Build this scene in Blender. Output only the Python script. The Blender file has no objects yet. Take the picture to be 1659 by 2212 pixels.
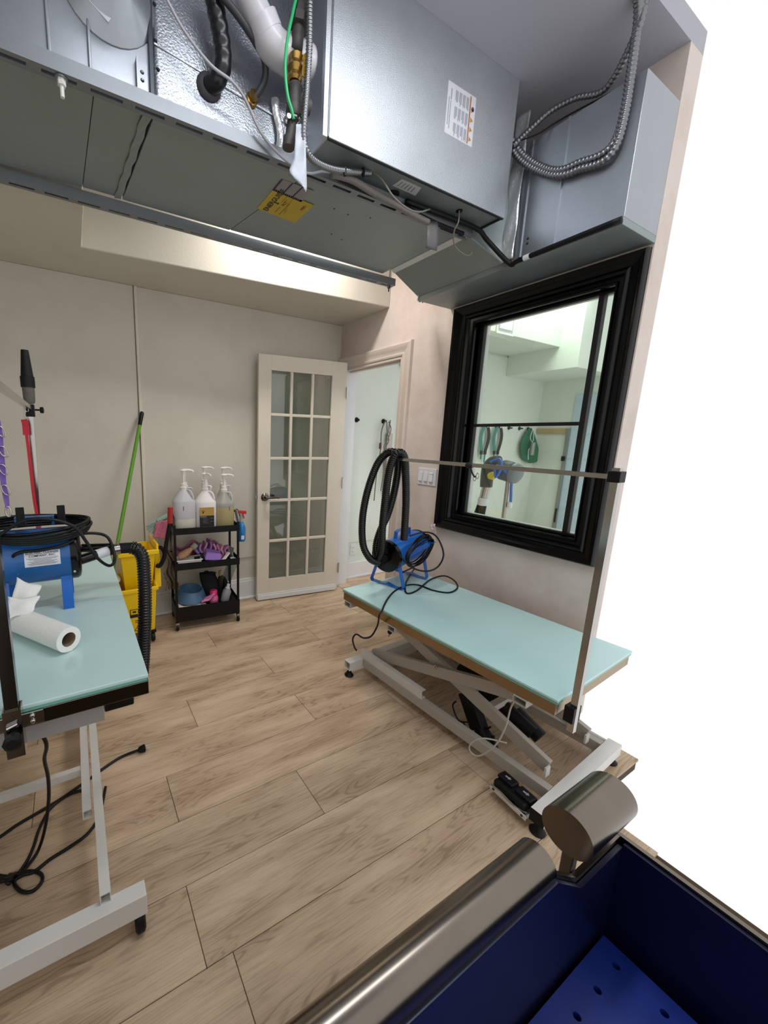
import bpy, bmesh, math, random
from mathutils import Vector, Matrix
random.seed(7)
sc = bpy.context.scene
C = sc.collection
pi = math.pi

# ------------------------------------------------------------------ camera
H = 1.41                      # eye height; room axes: X along the back wall, Y into the room
yaw, pitch, roll = [math.radians(a) for a in (28.819, -10.768, 1.3346)]
F, CX, CY = 844.87, 622.0, 1106.0
FW = Vector((math.sin(yaw) * math.cos(pitch), math.cos(yaw) * math.cos(pitch), math.sin(pitch)))
r0 = Vector((math.cos(yaw), -math.sin(yaw), 0)); u0 = r0.cross(FW)
RT = r0 * math.cos(roll) + u0 * math.sin(roll)
UP = -r0 * math.sin(roll) + u0 * math.cos(roll)
EYE = Vector((0, 0, H))
cd = bpy.data.cameras.new('camera'); cam = bpy.data.objects.new('camera', cd); C.objects.link(cam)
cam.matrix_world = Matrix(((RT.x, UP.x, -FW.x, 0), (RT.y, UP.y, -FW.y, 0), (RT.z, UP.z, -FW.z, H), (0, 0, 0, 1)))
cd.sensor_fit = 'VERTICAL'; cd.sensor_height = 36; cd.lens = F / 2212 * 36
cd.shift_x = (829.5 - CX) / 2212; cd.clip_start = 0.02
sc.camera = cam
# ------------------------------------------------------------------ world and exposure
w = bpy.data.worlds.new('world'); sc.world = w; w.use_nodes = True
w.node_tree.nodes['Background'].inputs[0].default_value = (1.0, 1.0, 1.0, 1)
w.node_tree.nodes['Background'].inputs[1].default_value = 1.0
sc.view_settings.view_transform = 'Standard'; sc.view_settings.look = 'None'
sc.view_settings.exposure = 0.0; sc.view_settings.gamma = 1; sc.view_settings.use_curve_mapping = False
# ------------------------------------------------------------------ ceiling lights (power of each lamp)
def area(name, loc, sx, sy, power, col, rot=(0, 0, 0)):
    l = bpy.data.lights.new(name, 'AREA'); l.shape = 'RECTANGLE'; l.size = sx; l.size_y = sy
    l.energy = power; l.color = col
    o = bpy.data.objects.new(name, l); C.objects.link(o); o.location = loc; o.rotation_euler = rot
    return o
area('front_ceiling_lamp', (0.75, 0.66, 2.86), 1.2, 0.16, 13, (0.93, 0.96, 1.0))
area('rear_ceiling_lamp', (1.30, 2.23, 2.86), 0.5, 0.12, 17, (1.0, 0.93, 0.86))
area('next_room_lamp', (3.9, 2.25, 3.0), 1.4, 0.5, 17, (0.93, 1.0, 0.93))

# ------------------------------------------------------------------ helpers
def ray(x, y): return FW + RT * ((x - CX) / F) - UP * ((y - CY) / F)
def onz(x, y, z): d = ray(x, y); return EYE + d * ((z - H) / d.z)
def onx(x, y, X): d = ray(x, y); return EYE + d * (X / d.x)
def ony(x, y, Y): d = ray(x, y); return EYE + d * (Y / d.y)
def at(x, y, X, Y):
    d = ray(x, y); return EYE + d * ((d.x * X + d.y * Y) / (d.x ** 2 + d.y ** 2))
def V(*a): return Vector(a)
XR, YB, ZC, YE = 2.18, 3.05, 2.93, 0.862      # right wall, back wall, ceiling, where the modelled room ends

def s2l(c): return tuple(((v / 12.92) if v <= 0.04045 else ((v + 0.055) / 1.055) ** 2.4) for v in c)
def hexc(h): return s2l([int(h[i:i + 2], 16) / 255 for i in (0, 2, 4)])
MATS = {}
def mat(name, col, rough=0.5, metal=0.0, var=0.06, vs=8.0, bump=0.0, bs=60.0, **kw):
    if name in MATS: return MATS[name]
    m = bpy.data.materials.new(name); m.use_nodes = True; MATS[name] = m
    nt = m.node_tree; N = nt.nodes; L = nt.links; b = N['Principled BSDF']
    c = hexc(col) if isinstance(col, str) else col
    b.inputs['Roughness'].default_value = rough; b.inputs['Metallic'].default_value = metal
    tc = N.new('ShaderNodeTexCoord'); no = N.new('ShaderNodeTexNoise')
    no.inputs['Scale'].default_value = vs; no.inputs['Detail'].default_value = 5
    L.new(tc.outputs['Object'], no.inputs['Vector'])
    mx = N.new('ShaderNodeMix'); mx.data_type = 'RGBA'
    mx.inputs[6].default_value = (*[min(1, v * (1 - var)) for v in c], 1)
    mx.inputs[7].default_value = (*[min(1, v * (1 + var)) for v in c], 1)
    L.new(no.outputs['Fac'], mx.inputs[0]); L.new(mx.outputs[2], b.inputs['Base Color'])
    if bump:
        n2 = N.new('ShaderNodeTexNoise'); n2.inputs['Scale'].default_value = bs; n2.inputs['Detail'].default_value = 3
        L.new(tc.outputs['Object'], n2.inputs['Vector'])
        bp = N.new('ShaderNodeBump'); bp.inputs['Strength'].default_value = bump; bp.inputs['Distance'].default_value = 0.004
        L.new(n2.outputs['Fac'], bp.inputs['Height']); L.new(bp.outputs['Normal'], b.inputs['Normal'])
    if 'alpha' in kw: b.inputs['Alpha'].default_value = kw['alpha']
    if 'trans' in kw: b.inputs['Transmission Weight'].default_value = kw['trans']
    if 'coat' in kw: b.inputs['Coat Weight'].default_value = kw['coat']; b.inputs['Coat Roughness'].default_value = 0.1
    if 'spec' in kw: b.inputs['Specular IOR Level'].default_value = kw['spec']
    if 'emit' in kw:
        b.inputs['Emission Color'].default_value = (*c, 1); b.inputs['Emission Strength'].default_value = kw['emit']
    return m

def dirty_wall(name, col, stain, amt=0.5, st=0.50):
    m = mat(name, col, 0.55, 0, 0.03, 3.0, 0.12, 90)
    nt = m.node_tree; N = nt.nodes; L = nt.links; b = N['Principled BSDF']
    src = b.inputs['Base Color'].links[0].from_socket
    tc = N.new('ShaderNodeTexCoord'); no = N.new('ShaderNodeTexNoise'); no.inputs['Scale'].default_value = 2.2
    no.inputs['Detail'].default_value = 9; no.inputs['Roughness'].default_value = 0.65
    L.new(tc.outputs['Object'], no.inputs['Vector'])
    rp = N.new('ShaderNodeValToRGB'); rp.color_ramp.elements[0].position = st; rp.color_ramp.elements[1].position = 0.80
    rp.color_ramp.elements[0].color = (0, 0, 0, 1); rp.color_ramp.elements[1].color = (amt, amt, amt, 1)
    L.new(no.outputs['Fac'], rp.inputs[0])
    mx = N.new('ShaderNodeMix'); mx.data_type = 'RGBA'; mx.inputs[7].default_value = (*hexc(stain), 1)
    L.new(rp.outputs[0], mx.inputs[0]); L.new(src, mx.inputs[6]); L.new(mx.outputs[2], b.inputs['Base Color'])
    return m

def galv(name, col, rough, spang=0.25, bump=0.0, bs=90, vs=5, metal=0.85):
    m = bpy.data.materials.new(name); m.use_nodes = True; MATS[name] = m
    nt = m.node_tree; N = nt.nodes; L = nt.links; b = N['Principled BSDF']; c = hexc(col)
    b.inputs['Metallic'].default_value = metal
    tc = N.new('ShaderNodeTexCoord'); no = N.new('ShaderNodeTexNoise'); no.inputs['Scale'].default_value = vs; no.inputs['Detail'].default_value = 8
    L.new(tc.outputs['Object'], no.inputs['Vector'])
    vo = N.new('ShaderNodeTexVoronoi'); vo.inputs['Scale'].default_value = 60; L.new(tc.outputs['Object'], vo.inputs['Vector'])
    ad = N.new('ShaderNodeMix'); ad.data_type = 'FLOAT'; ad.inputs[0].default_value = 0.12
    L.new(no.outputs['Fac'], ad.inputs[2]); L.new(vo.outputs['Distance'], ad.inputs[3])
    mx = N.new('ShaderNodeMix'); mx.data_type = 'RGBA'
    mx.inputs[6].default_value = (*[v * (1 - spang) for v in c], 1); mx.inputs[7].default_value = (*[min(1, v * (1 + spang)) for v in c], 1)
    L.new(ad.outputs[0], mx.inputs[0]); L.new(mx.outputs[2], b.inputs['Base Color'])
    mr = N.new('ShaderNodeMapRange'); mr.inputs[3].default_value = rough - 0.08; mr.inputs[4].default_value = rough + 0.12
    L.new(no.outputs['Fac'], mr.inputs[0]); L.new(mr.outputs[0], b.inputs['Roughness'])
    n2 = N.new('ShaderNodeTexNoise'); n2.inputs['Scale'].default_value = bs; n2.inputs['Detail'].default_value = 2
    L.new(tc.outputs['Object'], n2.inputs['Vector'])
    bp = N.new('ShaderNodeBump'); bp.inputs['Strength'].default_value = bump; bp.inputs['Distance'].default_value = 0.006
    L.new(n2.outputs['Fac'], bp.inputs['Height']); L.new(bp.outputs['Normal'], b.inputs['Normal'])
    return m

def wood_floor():
    m = bpy.data.materials.new('oak_plank'); m.use_nodes = True
    nt = m.node_tree; N = nt.nodes; L = nt.links; b = N['Principled BSDF']
    b.inputs['Roughness'].default_value = 0.5; b.inputs['Specular IOR Level'].default_value = 0.35
    tc = N.new('ShaderNodeTexCoord'); oi = N.new('ShaderNodeObjectInfo')
    mu = N.new('ShaderNodeMath'); mu.operation = 'MULTIPLY'; mu.inputs[1].default_value = 47.0
    L.new(oi.outputs['Random'], mu.inputs[0])
    cx = N.new('ShaderNodeCombineXYZ'); L.new(mu.outputs[0], cx.inputs[0]); L.new(mu.outputs[0], cx.inputs[1]); L.new(mu.outputs[0], cx.inputs[2])
    av = N.new('ShaderNodeVectorMath'); av.operation = 'ADD'; L.new(tc.outputs['Object'], av.inputs[0]); L.new(cx.outputs[0], av.inputs[1])
    # cathedral figure: rings of a stretched, warped distance field
    mp = N.new('ShaderNodeMapping'); mp.inputs['Scale'].default_value = (0.75, 6.0, 1.0); L.new(av.outputs[0], mp.inputs[0])
    nz = N.new('ShaderNodeTexNoise'); nz.inputs['Scale'].default_value = 1.7; nz.inputs['Detail'].default_value = 3.0; nz.inputs['Roughness'].default_value = 0.45
    nz.inputs['Distortion'].default_value = 0.35; L.new(mp.outputs[0], nz.inputs['Vector'])
    k = N.new('ShaderNodeMath'); k.operation = 'MULTIPLY'; k.inputs[1].default_value = 120.0; L.new(nz.outputs['Fac'], k.inputs[0])
    sn = N.new('ShaderNodeMath'); sn.operation = 'SINE'; L.new(k.outputs[0], sn.inputs[0])
    # broad tone and fine fibre
    m2 = N.new('ShaderNodeMapping'); m2.inputs['Scale'].default_value = (0.9, 5.0, 1.0); L.new(av.outputs[0], m2.inputs[0])
    n2 = N.new('ShaderNodeTexNoise'); n2.inputs['Scale'].default_value = 2.5; n2.inputs['Detail'].default_value = 6; L.new(m2.outputs[0], n2.inputs['Vector'])
    m3 = N.new('ShaderNodeMapping'); m3.inputs['Scale'].default_value = (9.0, 260.0, 1.0); L.new(av.outputs[0], m3.inputs[0])
    n3 = N.new('ShaderNodeTexNoise'); n3.inputs['Scale'].default_value = 1.0; n3.inputs['Detail'].default_value = 4; L.new(m3.outputs[0], n3.inputs['Vector'])
    r = N.new('ShaderNodeValToRGB'); e = r.color_ramp.elements
    e[0].position = 0.30; e[0].color = (*hexc('b0967a'), 1); e[1].position = 0.68; e[1].color = (*hexc('d8bfa3'), 1)
    L.new(n2.outputs['Fac'], r.inputs[0])
    # rings fade in and out with the broad tone
    mk = N.new('ShaderNodeMapRange'); mk.inputs[1].default_value = 0.60; mk.inputs[2].default_value = 0.42
    mk.inputs[3].default_value = 0.0; mk.inputs[4].default_value = 0.50; L.new(n2.outputs['Fac'], mk.inputs[0])
    ms = N.new('ShaderNodeMapRange'); ms.inputs[1].default_value = 0.35; ms.inputs[2].default_value = 1.0; L.new(sn.outputs[0], ms.inputs[0])
    mm = N.new('ShaderNodeMath'); mm.operation = 'MULTIPLY'; L.new(mk.outputs[0], mm.inputs[0]); L.new(ms.outputs[0], mm.inputs[1])
    x1 = N.new('ShaderNodeMix'); x1.data_type = 'RGBA'; x1.inputs[7].default_value = (*hexc('7d6750'), 1)
    L.new(mm.outputs[0], x1.inputs[0]); L.new(r.outputs[0], x1.inputs[6])
    mf = N.new('ShaderNodeMapRange'); mf.inputs[1].default_value = 0.45; mf.inputs[2].default_value = 0.72; mf.inputs[4].default_value = 0.40; L.new(n3.outputs['Fac'], mf.inputs[0])
    x2 = N.new('ShaderNodeMix'); x2.data_type = 'RGBA'; x2.inputs[7].default_value = (*hexc('8f7861'), 1)
    L.new(mf.outputs[0], x2.inputs[0]); L.new(x1.outputs[2], x2.inputs[6])
    # small knots
    vo = N.new('ShaderNodeTexVoronoi'); vo.inputs['Scale'].default_value = 3.2; L.new(av.outputs[0], vo.inputs['Vector'])
    vk = N.new('ShaderNodeMapRange'); vk.inputs[1].default_value = 0.012; vk.inputs[2].default_value = 0.03; vk.inputs[3].default_value = 0.65; vk.inputs[4].default_value = 0.0
    L.new(vo.outputs['Distance'], vk.inputs[0])
    x3 = N.new('ShaderNodeMix'); x3.data_type = 'RGBA'; x3.inputs[7].default_value = (*hexc('58402c'), 1)
    L.new(vk.outputs[0], x3.inputs[0]); L.new(x2.outputs[2], x3.inputs[6]); L.new(x3.outputs[2], b.inputs['Base Color'])
    bp = N.new('ShaderNodeBump'); bp.inputs['Strength'].default_value = 0.12; bp.inputs['Distance'].default_value = 0.002
    L.new(n3.outputs['Fac'], bp.inputs['Height']); L.new(bp.outputs['Normal'], b.inputs['Normal'])
    return m

def glass_mat(name, tint, refl=0.12):
    m = bpy.data.materials.new(name); m.use_nodes = True; nt = m.node_tree; N = nt.nodes; L = nt.links
    N.remove(N['Principled BSDF'])
    t = N.new('ShaderNodeBsdfTransparent'); t.inputs[0].default_value = (*tint, 1)
    g = N.new('ShaderNodeBsdfGlossy'); g.inputs['Roughness'].default_value = 0.02
    fr = N.new('ShaderNodeFresnel'); fr.inputs[0].default_value = 1.5
    ml = N.new('ShaderNodeMath'); ml.operation = 'ADD'; ml.inputs[1].default_value = refl - 0.04; L.new(fr.outputs[0], ml.inputs[0])
    mx = N.new('ShaderNodeMixShader'); L.new(ml.outputs[0], mx.inputs[0]); L.new(t.outputs[0], mx.inputs[1]); L.new(g.outputs[0], mx.inputs[2])
    L.new(mx.outputs[0], N['Material Output'].inputs[0]); return m

# ---- mesh builder
class MB:
    def __init__(s): s.b = bmesh.new()
    def hexa(s, p):      # 8 points: bottom ring then top ring
        v = [s.b.verts.new(q) for q in p]
        for f in ((3, 2, 1, 0), (4, 5, 6, 7), (0, 1, 5, 4), (1, 2, 6, 5), (2, 3, 7, 6), (3, 0, 4, 7)):
            s.b.faces.new([v[i] for i in f])
        return s
    def box(s, x0, x1, y0, y1, z0, z1):
        return s.hexa([(x0, y0, z0), (x1, y0, z0), (x1, y1, z0), (x0, y1, z0), (x0, y0, z1), (x1, y0, z1), (x1, y1, z1), (x0, y1, z1)])
    def beam(s, a, b, w, h, up=(0, 0, 1)):     # rectangular bar from a to b; h along up
        a, b = Vector(a), Vector(b); d = (b - a).normalized(); up = Vector(up)
        sd = d.cross(up)
        if sd.length < 1e-4: sd = d.cross(Vector((1, 0, 0)))
        sd.normalize(); u = sd.cross(d).normalized()
        q = [-sd * w / 2 - u * h / 2, sd * w / 2 - u * h / 2, sd * w / 2 + u * h / 2, -sd * w / 2 + u * h / 2]
        return s.hexa([a + k for k in q] + [b + k for k in q])
    def hollow(s, a, b, w, h, t=0.003, up=(0, 0, 1)):   # square tube with open ends
        a, b = Vector(a), Vector(b); d = (b - a).normalized(); up = Vector(up); sd = d.cross(up).normalized(); u = sd.cross(d).normalized()
        def ring(p, w, h): return [s.b.verts.new(p + k) for k in (-sd * w / 2 - u * h / 2, sd * w / 2 - u * h / 2, sd * w / 2 + u * h / 2, -sd * w / 2 + u * h / 2)]
        o0, o1, i1, i0 = ring(a, w, h), ring(b, w, h), ring(b, w - 2 * t, h - 2 * t), ring(a, w - 2 * t, h - 2 * t)
        for A, B in ((o0, o1), (o1, i1), (i1, i0), (i0, o0)):
            for i in range(4): s.b.faces.new([A[i], A[(i + 1) % 4], B[(i + 1) % 4], B[i]])
        return s
    def rings(s, rs, closed=True, caps=True, wrap=False):
        vs = [[s.b.verts.new(p) for p in r] for r in rs]; n = len(vs[0])
        m = len(vs)
        for i in range(m if wrap else m - 1):
            A, B = vs[i], vs[(i + 1) % m]
            for j in range(n if closed else n - 1):
                s.b.faces.new([A[j], A[(j + 1) % n], B[(j + 1) % n], B[j]])
        if caps and closed and not wrap:
            s.b.faces.new(vs[0][::-1]); s.b.faces.new(vs[-1])
        return s
    def cyl(s, a, b, r0, r1=None, n=20, caps=True):
        a, b = Vector(a), Vector(b); r1 = r0 if r1 is None else r1
        return s.lathe(a, b - a, [(0, r0), (1, r1)], n, caps, True)
    def lathe(s, o, ax, prof, n=24, caps=True, rel=False):   # prof: (height, radius)
        o = Vector(o); ax = Vector(ax); ln = ax.length if rel else 1.0; d = ax.normalized()
        e = d.orthogonal().normalized(); f = d.cross(e)
        rs = [[o + d * (h * ln) + (e * math.cos(2 * pi * k / n) + f * math.sin(2 * pi * k / n)) * max(r, 1e-4) for k in range(n)] for h, r in prof]
        return s.rings(rs, True, caps)
    def tube(s, pts, r, n=8, sub=6, closed=False, ridge=0, pitch=0.0, spline=True):
        P = catmull(pts, sub, closed) if spline else [Vector(p) for p in pts]
        if ridge:
            # resample by arc length for corrugation
            D = [0]; 
            for i in range(1, len(P)): D.append(D[-1] + (P[i] - P[i - 1]).length)
            st = pitch / 4; Q = []; j = 0; k = 0; 
            while k * st < D[-1]:
                t = k * st
                while D[j + 1] < t: j += 1
                a = (t - D[j]) / max(1e-9, D[j + 1] - D[j]); Q.append(P[j].lerp(P[j + 1], a)); k += 1
            P = Q; rad = [r * (1 + ridge * (1, 0.4, -1, 0.4)[i % 4]) for i in range(len(P))]
        else: rad = [r(i / (len(P) - 1)) if callable(r) else r for i in range(len(P))]
        m = len(P); rs = []; e = None
        for i in range(m):
            if closed: t = (P[(i + 1) % m] - P[i - 1])
            else: t = (P[min(m - 1, i + 1)] - P[max(0, i - 1)])
            t.normalize()
            if e is None: e = t.orthogonal().normalized()
            e = (e - t * e.dot(t)).normalized(); f = t.cross(e)
            rs.append([P[i] + (e * math.cos(2 * pi * k / n) + f * math.sin(2 * pi * k / n)) * rad[i] for k in range(n)])
        return s.rings(rs, True, not closed, closed)
    def quad(s, *p): s.b.faces.new([s.b.verts.new(q) for q in p]); return s
    def prism(s, poly, ex):       # 3-D polygon extruded by a vector
        ex = Vector(ex); a = [Vector(p) for p in poly]
        return s.rings([a, [p + ex for p in a]])
    def sphere(s, c, r, sx=1, sy=1, sz=1, n=14):
        rr = bmesh.ops.create_uvsphere(s.b, u_segments=n, v_segments=max(6, n // 2), radius=r)
        for v in rr['verts']: v.co = Vector((v.co.x * sx, v.co.y * sy, v.co.z * sz)) + Vector(c)
        return s
    def sheet(s, f, nu, nv, thick=0.0):
        g = [[s.b.verts.new(f(i / nu, j / nv)) for j in range(nv + 1)] for i in range(nu + 1)]
        for i in range(nu):
            for j in range(nv): s.b.faces.new([g[i][j], g[i + 1][j], g[i + 1][j + 1], g[i][j + 1]])
        s.th = thick; return s
def catmull(pts, sub, closed=False):
    P = [Vector(p) for p in pts]; n = len(P); out = []
    if n < 3: return P
    for i in range(n if closed else n - 1):
        if closed: a, b, c, d = P[i - 1], P[i], P[(i + 1) % n], P[(i + 2) % n]
        else: a, b, c, d = P[max(0, i - 1)], P[i], P[i + 1], P[min(n - 1, i + 2)]
        for k in range(sub):
            t = k / sub
            out.append(0.5 * ((2 * b) + (c - a) * t + (2 * a - 5 * b + 4 * c - d) * t * t + (3 * b - a - 3 * c + d) * t ** 3))
    if not closed: out.append(P[-1])
    return out

W = {}
def obj(name, mb, m, parent=None, smooth=False, bevel=0.0, kind=None, label=None, local=False, thick=0.0, seg=2):
    me = bpy.data.meshes.new(name)
    if isinstance(mb, MB):
        bmesh.ops.recalc_face_normals(mb.b, faces=mb.b.faces[:]); mb.b.to_mesh(me); mb.b.free()
    else: me = mb
    o = bpy.data.objects.new(name, me); C.objects.link(o)
    M = W.get(parent.name) if parent else None
    if M is not None and not local: me.transform(M.inverted())
    W[o.name] = M if M is not None else Matrix.Identity(4)
    if parent: o.parent = parent
    me.materials.clear(); me.materials.append(m)
    if smooth is True:
        for p in me.polygons: p.use_smooth = True
    elif smooth:
        for p in me.polygons: p.use_smooth = True
        try: me.set_sharp_from_angle(angle=math.radians(smooth))
        except Exception: pass
    if thick:
        sm = o.modifiers.new('solid', 'SOLIDIFY'); sm.thickness = thick; sm.offset = 0
    if bevel:
        bv = o.modifiers.new('bevel', 'BEVEL'); bv.width = bevel; bv.segments = seg; bv.limit_method = 'ANGLE'; bv.angle_limit = math.radians(40)
    if kind: o['kind'] = kind
    if label: o['label'] = label
    return o
def thing(name, label, cat, loc=(0, 0, 0), rz=0.0, group=None, kind=None):
    o = bpy.data.objects.new(name, None); C.objects.link(o); o.location = loc; o.rotation_euler = (0, 0, rz)
    o.empty_display_size = 0.05
    W[o.name] = Matrix.Translation(loc) @ Matrix.Rotation(rz, 4, 'Z')
    if kind: o['kind'] = kind
    if label: o['label'] = label
    if cat: o['category'] = cat
    if group: o['group'] = group
    return o
def tag(o, label, cat, group=None):
    o['label'] = label; o['category'] = cat
    if group: o['group'] = group
    return o
def struct(name, mb, m, parent=None, **k):
    return obj(name, mb, m, parent, kind=None if parent else 'structure', **k)
def text(name, s, loc, size, xd, yd, m, parent, align='LEFT', ext=0.0, bold=0.0):
    cu = bpy.data.curves.new(name, 'FONT'); cu.body = s; cu.size = size; cu.align_x = align; cu.extrude = ext; cu.offset = bold
    cu.resolution_u = 3
    t = bpy.data.objects.new('tmp', cu); C.objects.link(t)
    dg = bpy.context.evaluated_depsgraph_get(); me = bpy.data.meshes.new_from_object(t.evaluated_get(dg))
    C.objects.unlink(t); bpy.data.objects.remove(t)
    xd, yd = Vector(xd).normalized(), Vector(yd).normalized(); zd = xd.cross(yd)
    loc = Vector(loc)
    me.transform(Matrix(((xd.x, yd.x, zd.x, loc.x), (xd.y, yd.y, zd.y, loc.y), (xd.z, yd.z, zd.z, loc.z), (0, 0, 0, 1))))
    return obj(name, me, m, parent)

# ------------------------------------------------------------------ materials
M_wall = dirty_wall('painted_wall', 'cec9bc', 'b9b1a2')
M_wallr = dirty_wall('painted_wall_pink', 'd8cbc3', 'b19b90', 0.7, 0.46)
M_ceil = mat('ceiling_paint', 'aeaeb8', 0.7, var=0.02)
M_white = mat('white_paint', 'dadbdc', 0.45, var=0.03)
M_cream = mat('cream_paint', 'd9d0c0', 0.4, var=0.03)
M_next = dirty_wall('next_room_paint', 'd7dfd6', 'c6cfc6')
M_wood = wood_floor()
M_joint = mat('plank_joint', '4a3826', 0.9)
M_black = mat('black_gloss_paint', '050507', 0.2, var=0.2, spec=0.3)
M_bmetal = mat('black_powder_coat', '060608', 0.45, spec=0.3)
M_rub = mat('black_rubber', '08080a', 0.5, spec=0.3)
M_cord = mat('black_cord', '0a0b0d', 0.4, spec=0.35)
M_hose = mat('black_ribbed_plastic', '040405', 0.2, spec=0.5)
M_blue = mat('blue_enamel', '155a9e', 0.35, var=0.12, coat=0.3)
M_blue2 = mat('bright_blue_enamel', '1666c4', 0.35, var=0.08, coat=0.3)
M_chrome = mat('chrome', 'b9b6b2', 0.16, 1.0, var=0.05)
M_dchrome = mat('dark_polished_steel', '6b6862', 0.18, 1.0, var=0.1)
M_steel = mat('brushed_steel', 'aaa39b', 0.3, 1.0, 0.12, 30)
M_rimsteel = mat('steel_rim_floor_tint', 'a08a6c', 0.32, 1.0, 0.12, 6)  # tan base colour paints the floor's reflection into the steel
M_teal = mat('frosted_teal_glass', 'c2e0de', 0.28, var=0.02, coat=0.25)
M_tealr = mat('frosted_teal_glass_right', 'c0e6e5', 0.28, var=0.02, coat=0.25)
M_tealedge = mat('teal_glass_edge', '79b4a4', 0.15, var=0.06)
M_tframe = mat('white_powder_coat', 'dcdad6', 0.42, var=0.05)
M_tframe2 = mat('shaded_white_powder_coat', 'b3ada3', 0.45, var=0.06)  # white coat greyed: the shade beneath the tabletops is in the colour
M_galv = galv('galvanized_sheet', 'a4a9b0', 0.36, 0.18)
M_galvc = galv('galvanized_cabinet', 'd0d5db', 0.40, 0.07, 0.25, 420)
M_galvd = galv('galvanized_underside', '9ca5a6', 0.55, 0.14)
M_foil = galv('foil_insulation', 'adb2ba', 0.32, 0.12, 0.28, 170)
M_tape = galv('foil_tape', 'e2e6e9', 0.3, 0.08, 0.5, 60, metal=0.55)
M_strut = galv('strut_zinc', '8f9398', 0.5, 0.10)
M_pvc = mat('white_pvc', 'c9c6cc', 0.3)
M_brass = mat('brass', 'a8864a', 0.35, 1.0, 0.25, 40)
M_iron = mat('dusty_iron_pipe', '4a4745', 0.6, 0.3, 0.35, 60)
M_yel = mat('yellow_plastic', 'ffd208', 0.38, var=0.06, coat=0.2)
M_label = mat('label_white', 'd9dbe0', 0.5)
M_ylabel = mat('label_yellow', 'b39a28', 0.5)
M_ink = mat('print_black', '1a1a1e', 0.6)
M_ink2 = mat('print_grey', '85878f', 0.6)
M_towel = mat('paper_white', 'eeeeea', 0.85, var=0.02, bump=0.4, bs=220)
M_blutub = mat('blue_tub_lining_shaded', '040b30', 0.38, var=0.25, vs=12)  # near-black blue, shade of the inner wall put into the colour
M_blumat = mat('blue_tub_mat', '122c80', 0.4, var=0.3, vs=25)
M_tubsteel = mat('tub_rim_steel', '7b7269', 0.24, 1.0, 0.12, 14)
M_glass = glass_mat('window_glass', (0.93, 0.97, 0.93), 0.05)
M_pane = glass_mat('door_glass', (0.90, 0.93, 0.90), 0.07)

# ------------------------------------------------------------------ floor
fl = struct('floor', MB().box(-1.7, 2.18, YE - .28, YB, -0.06, -0.012), M_joint)
fb = obj('underlay', MB().box(-1.7, 1.72, -0.6, YE - .28, -0.06, -0.012), M_joint, fl)
pw = 0.2225; y0s = [0.13 + pw * i for i in range(-3, 14)]
known = {3: 1.40, 4: 0.296, 5: 0.222, 6: 0.75, 7: 0.252, 8: 0.996, 9: -0.10, 10: 0.986, 11: 0.62, 12: 1.28, 13: 0.98}
known = {1: 0.9, 2: 0.296, 3: 0.222, 4: 0.752, 5: 0.252, 6: 0.996, 7: 0.10, 8: 0.986}
for i in range(len(y0s)):
    ya = y0s[i]; yb = min(YB, ya + pw)
    if yb - ya < 0.03: continue
    row = i - 3 + 0        # 0 -> starts at y=.13
    k = {2: 0.296, 3: 0.222, 4: 0.752, 5: 0.252, 6: 0.996, 7: 0.45, 8: 0.986, 9: 1.46, 10: 0.772, 11: 1.475, 12: 1.44}.get(row, 0.35 + 0.37 * (row % 3))
    xmax = 2.18 if ya > YE - .30 else (1.72 if ya > 0.3 else 1.5)
    xs = [k + 1.22 * n for n in range(-3, 4)]
    xs = [x for x in xs if -1.7 < x < xmax - 0.05]; xs = [-1.7] + xs + [xmax]
    if yb > YB - 0.001: yb = YB
    for a, b in zip(xs, xs[1:]):
        g = 0.0009
        o = obj('plank', MB().box(a + g, b - g, ya + g, yb - g, -0.012, 0.0), M_wood, fl, bevel=0.0012, seg=1)

# ------------------------------------------------------------------ room shell
struct('wall_back', MB().box(-1.7, XR, YB, YB + 0.12, 0, ZC), M_wall)
bp = bpy.data.objects['wall_back']
obj('wall_panel', MB().box(-1.7, 0.434, YB - 0.014, YB, 0.375, 2.392), M_wall, bp, bevel=0.002)
obj('wall_panel', MB().box(0.460, XR, YB - 0.010, YB, 0.375, 2.392), M_wall, bp, bevel=0.002)
obj('joint_strip', MB().box(0.440, 0.460, YB - 0.026, YB, 0.375, 2.392), M_cream, bp, bevel=0.003)
struct('baseboard_back', MB().box(-1.7, XR - .02, YB - 0.022, YB, 0, 0.165).box(-1.7, XR - .02, YB - 0.014, YB, 0.165, 0.185), M_white, bevel=0.004)
obj('shoe_molding', MB().box(-1.7, XR - .02, YB - 0.036, YB - 0.022, 0, 0.022), mat('shoe_white', 'e8e9ea', .4), bpy.data.objects['baseboard_back'], bevel=0.006)
# soffit hung along the back wall, wider at the left
zs = 2.393
struct('trim_1', MB().prism([(-1.7, YB, zs), (XR, YB, zs), (XR, 2.445, zs), (0.12, 2.60, zs), (0.12, 2.125, zs), (-1.7, 2.125, zs)], (0, 0, ZC - zs)), M_wall, bevel=0.006)
struct('ceiling', MB().box(-1.7, XR + 0.12, YE, YB + 0.12, ZC, ZC + 0.08), M_ceil)
obj('ceiling_board', MB().box(-1.7, 1.1, -0.6, YE, ZC, ZC + 0.08), M_ceil, bpy.data.objects['ceiling'])
struct('wall_left', MB().box(-1.82, -1.7, -0.6, YB + 0.12, 0, ZC), M_wall)

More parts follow.
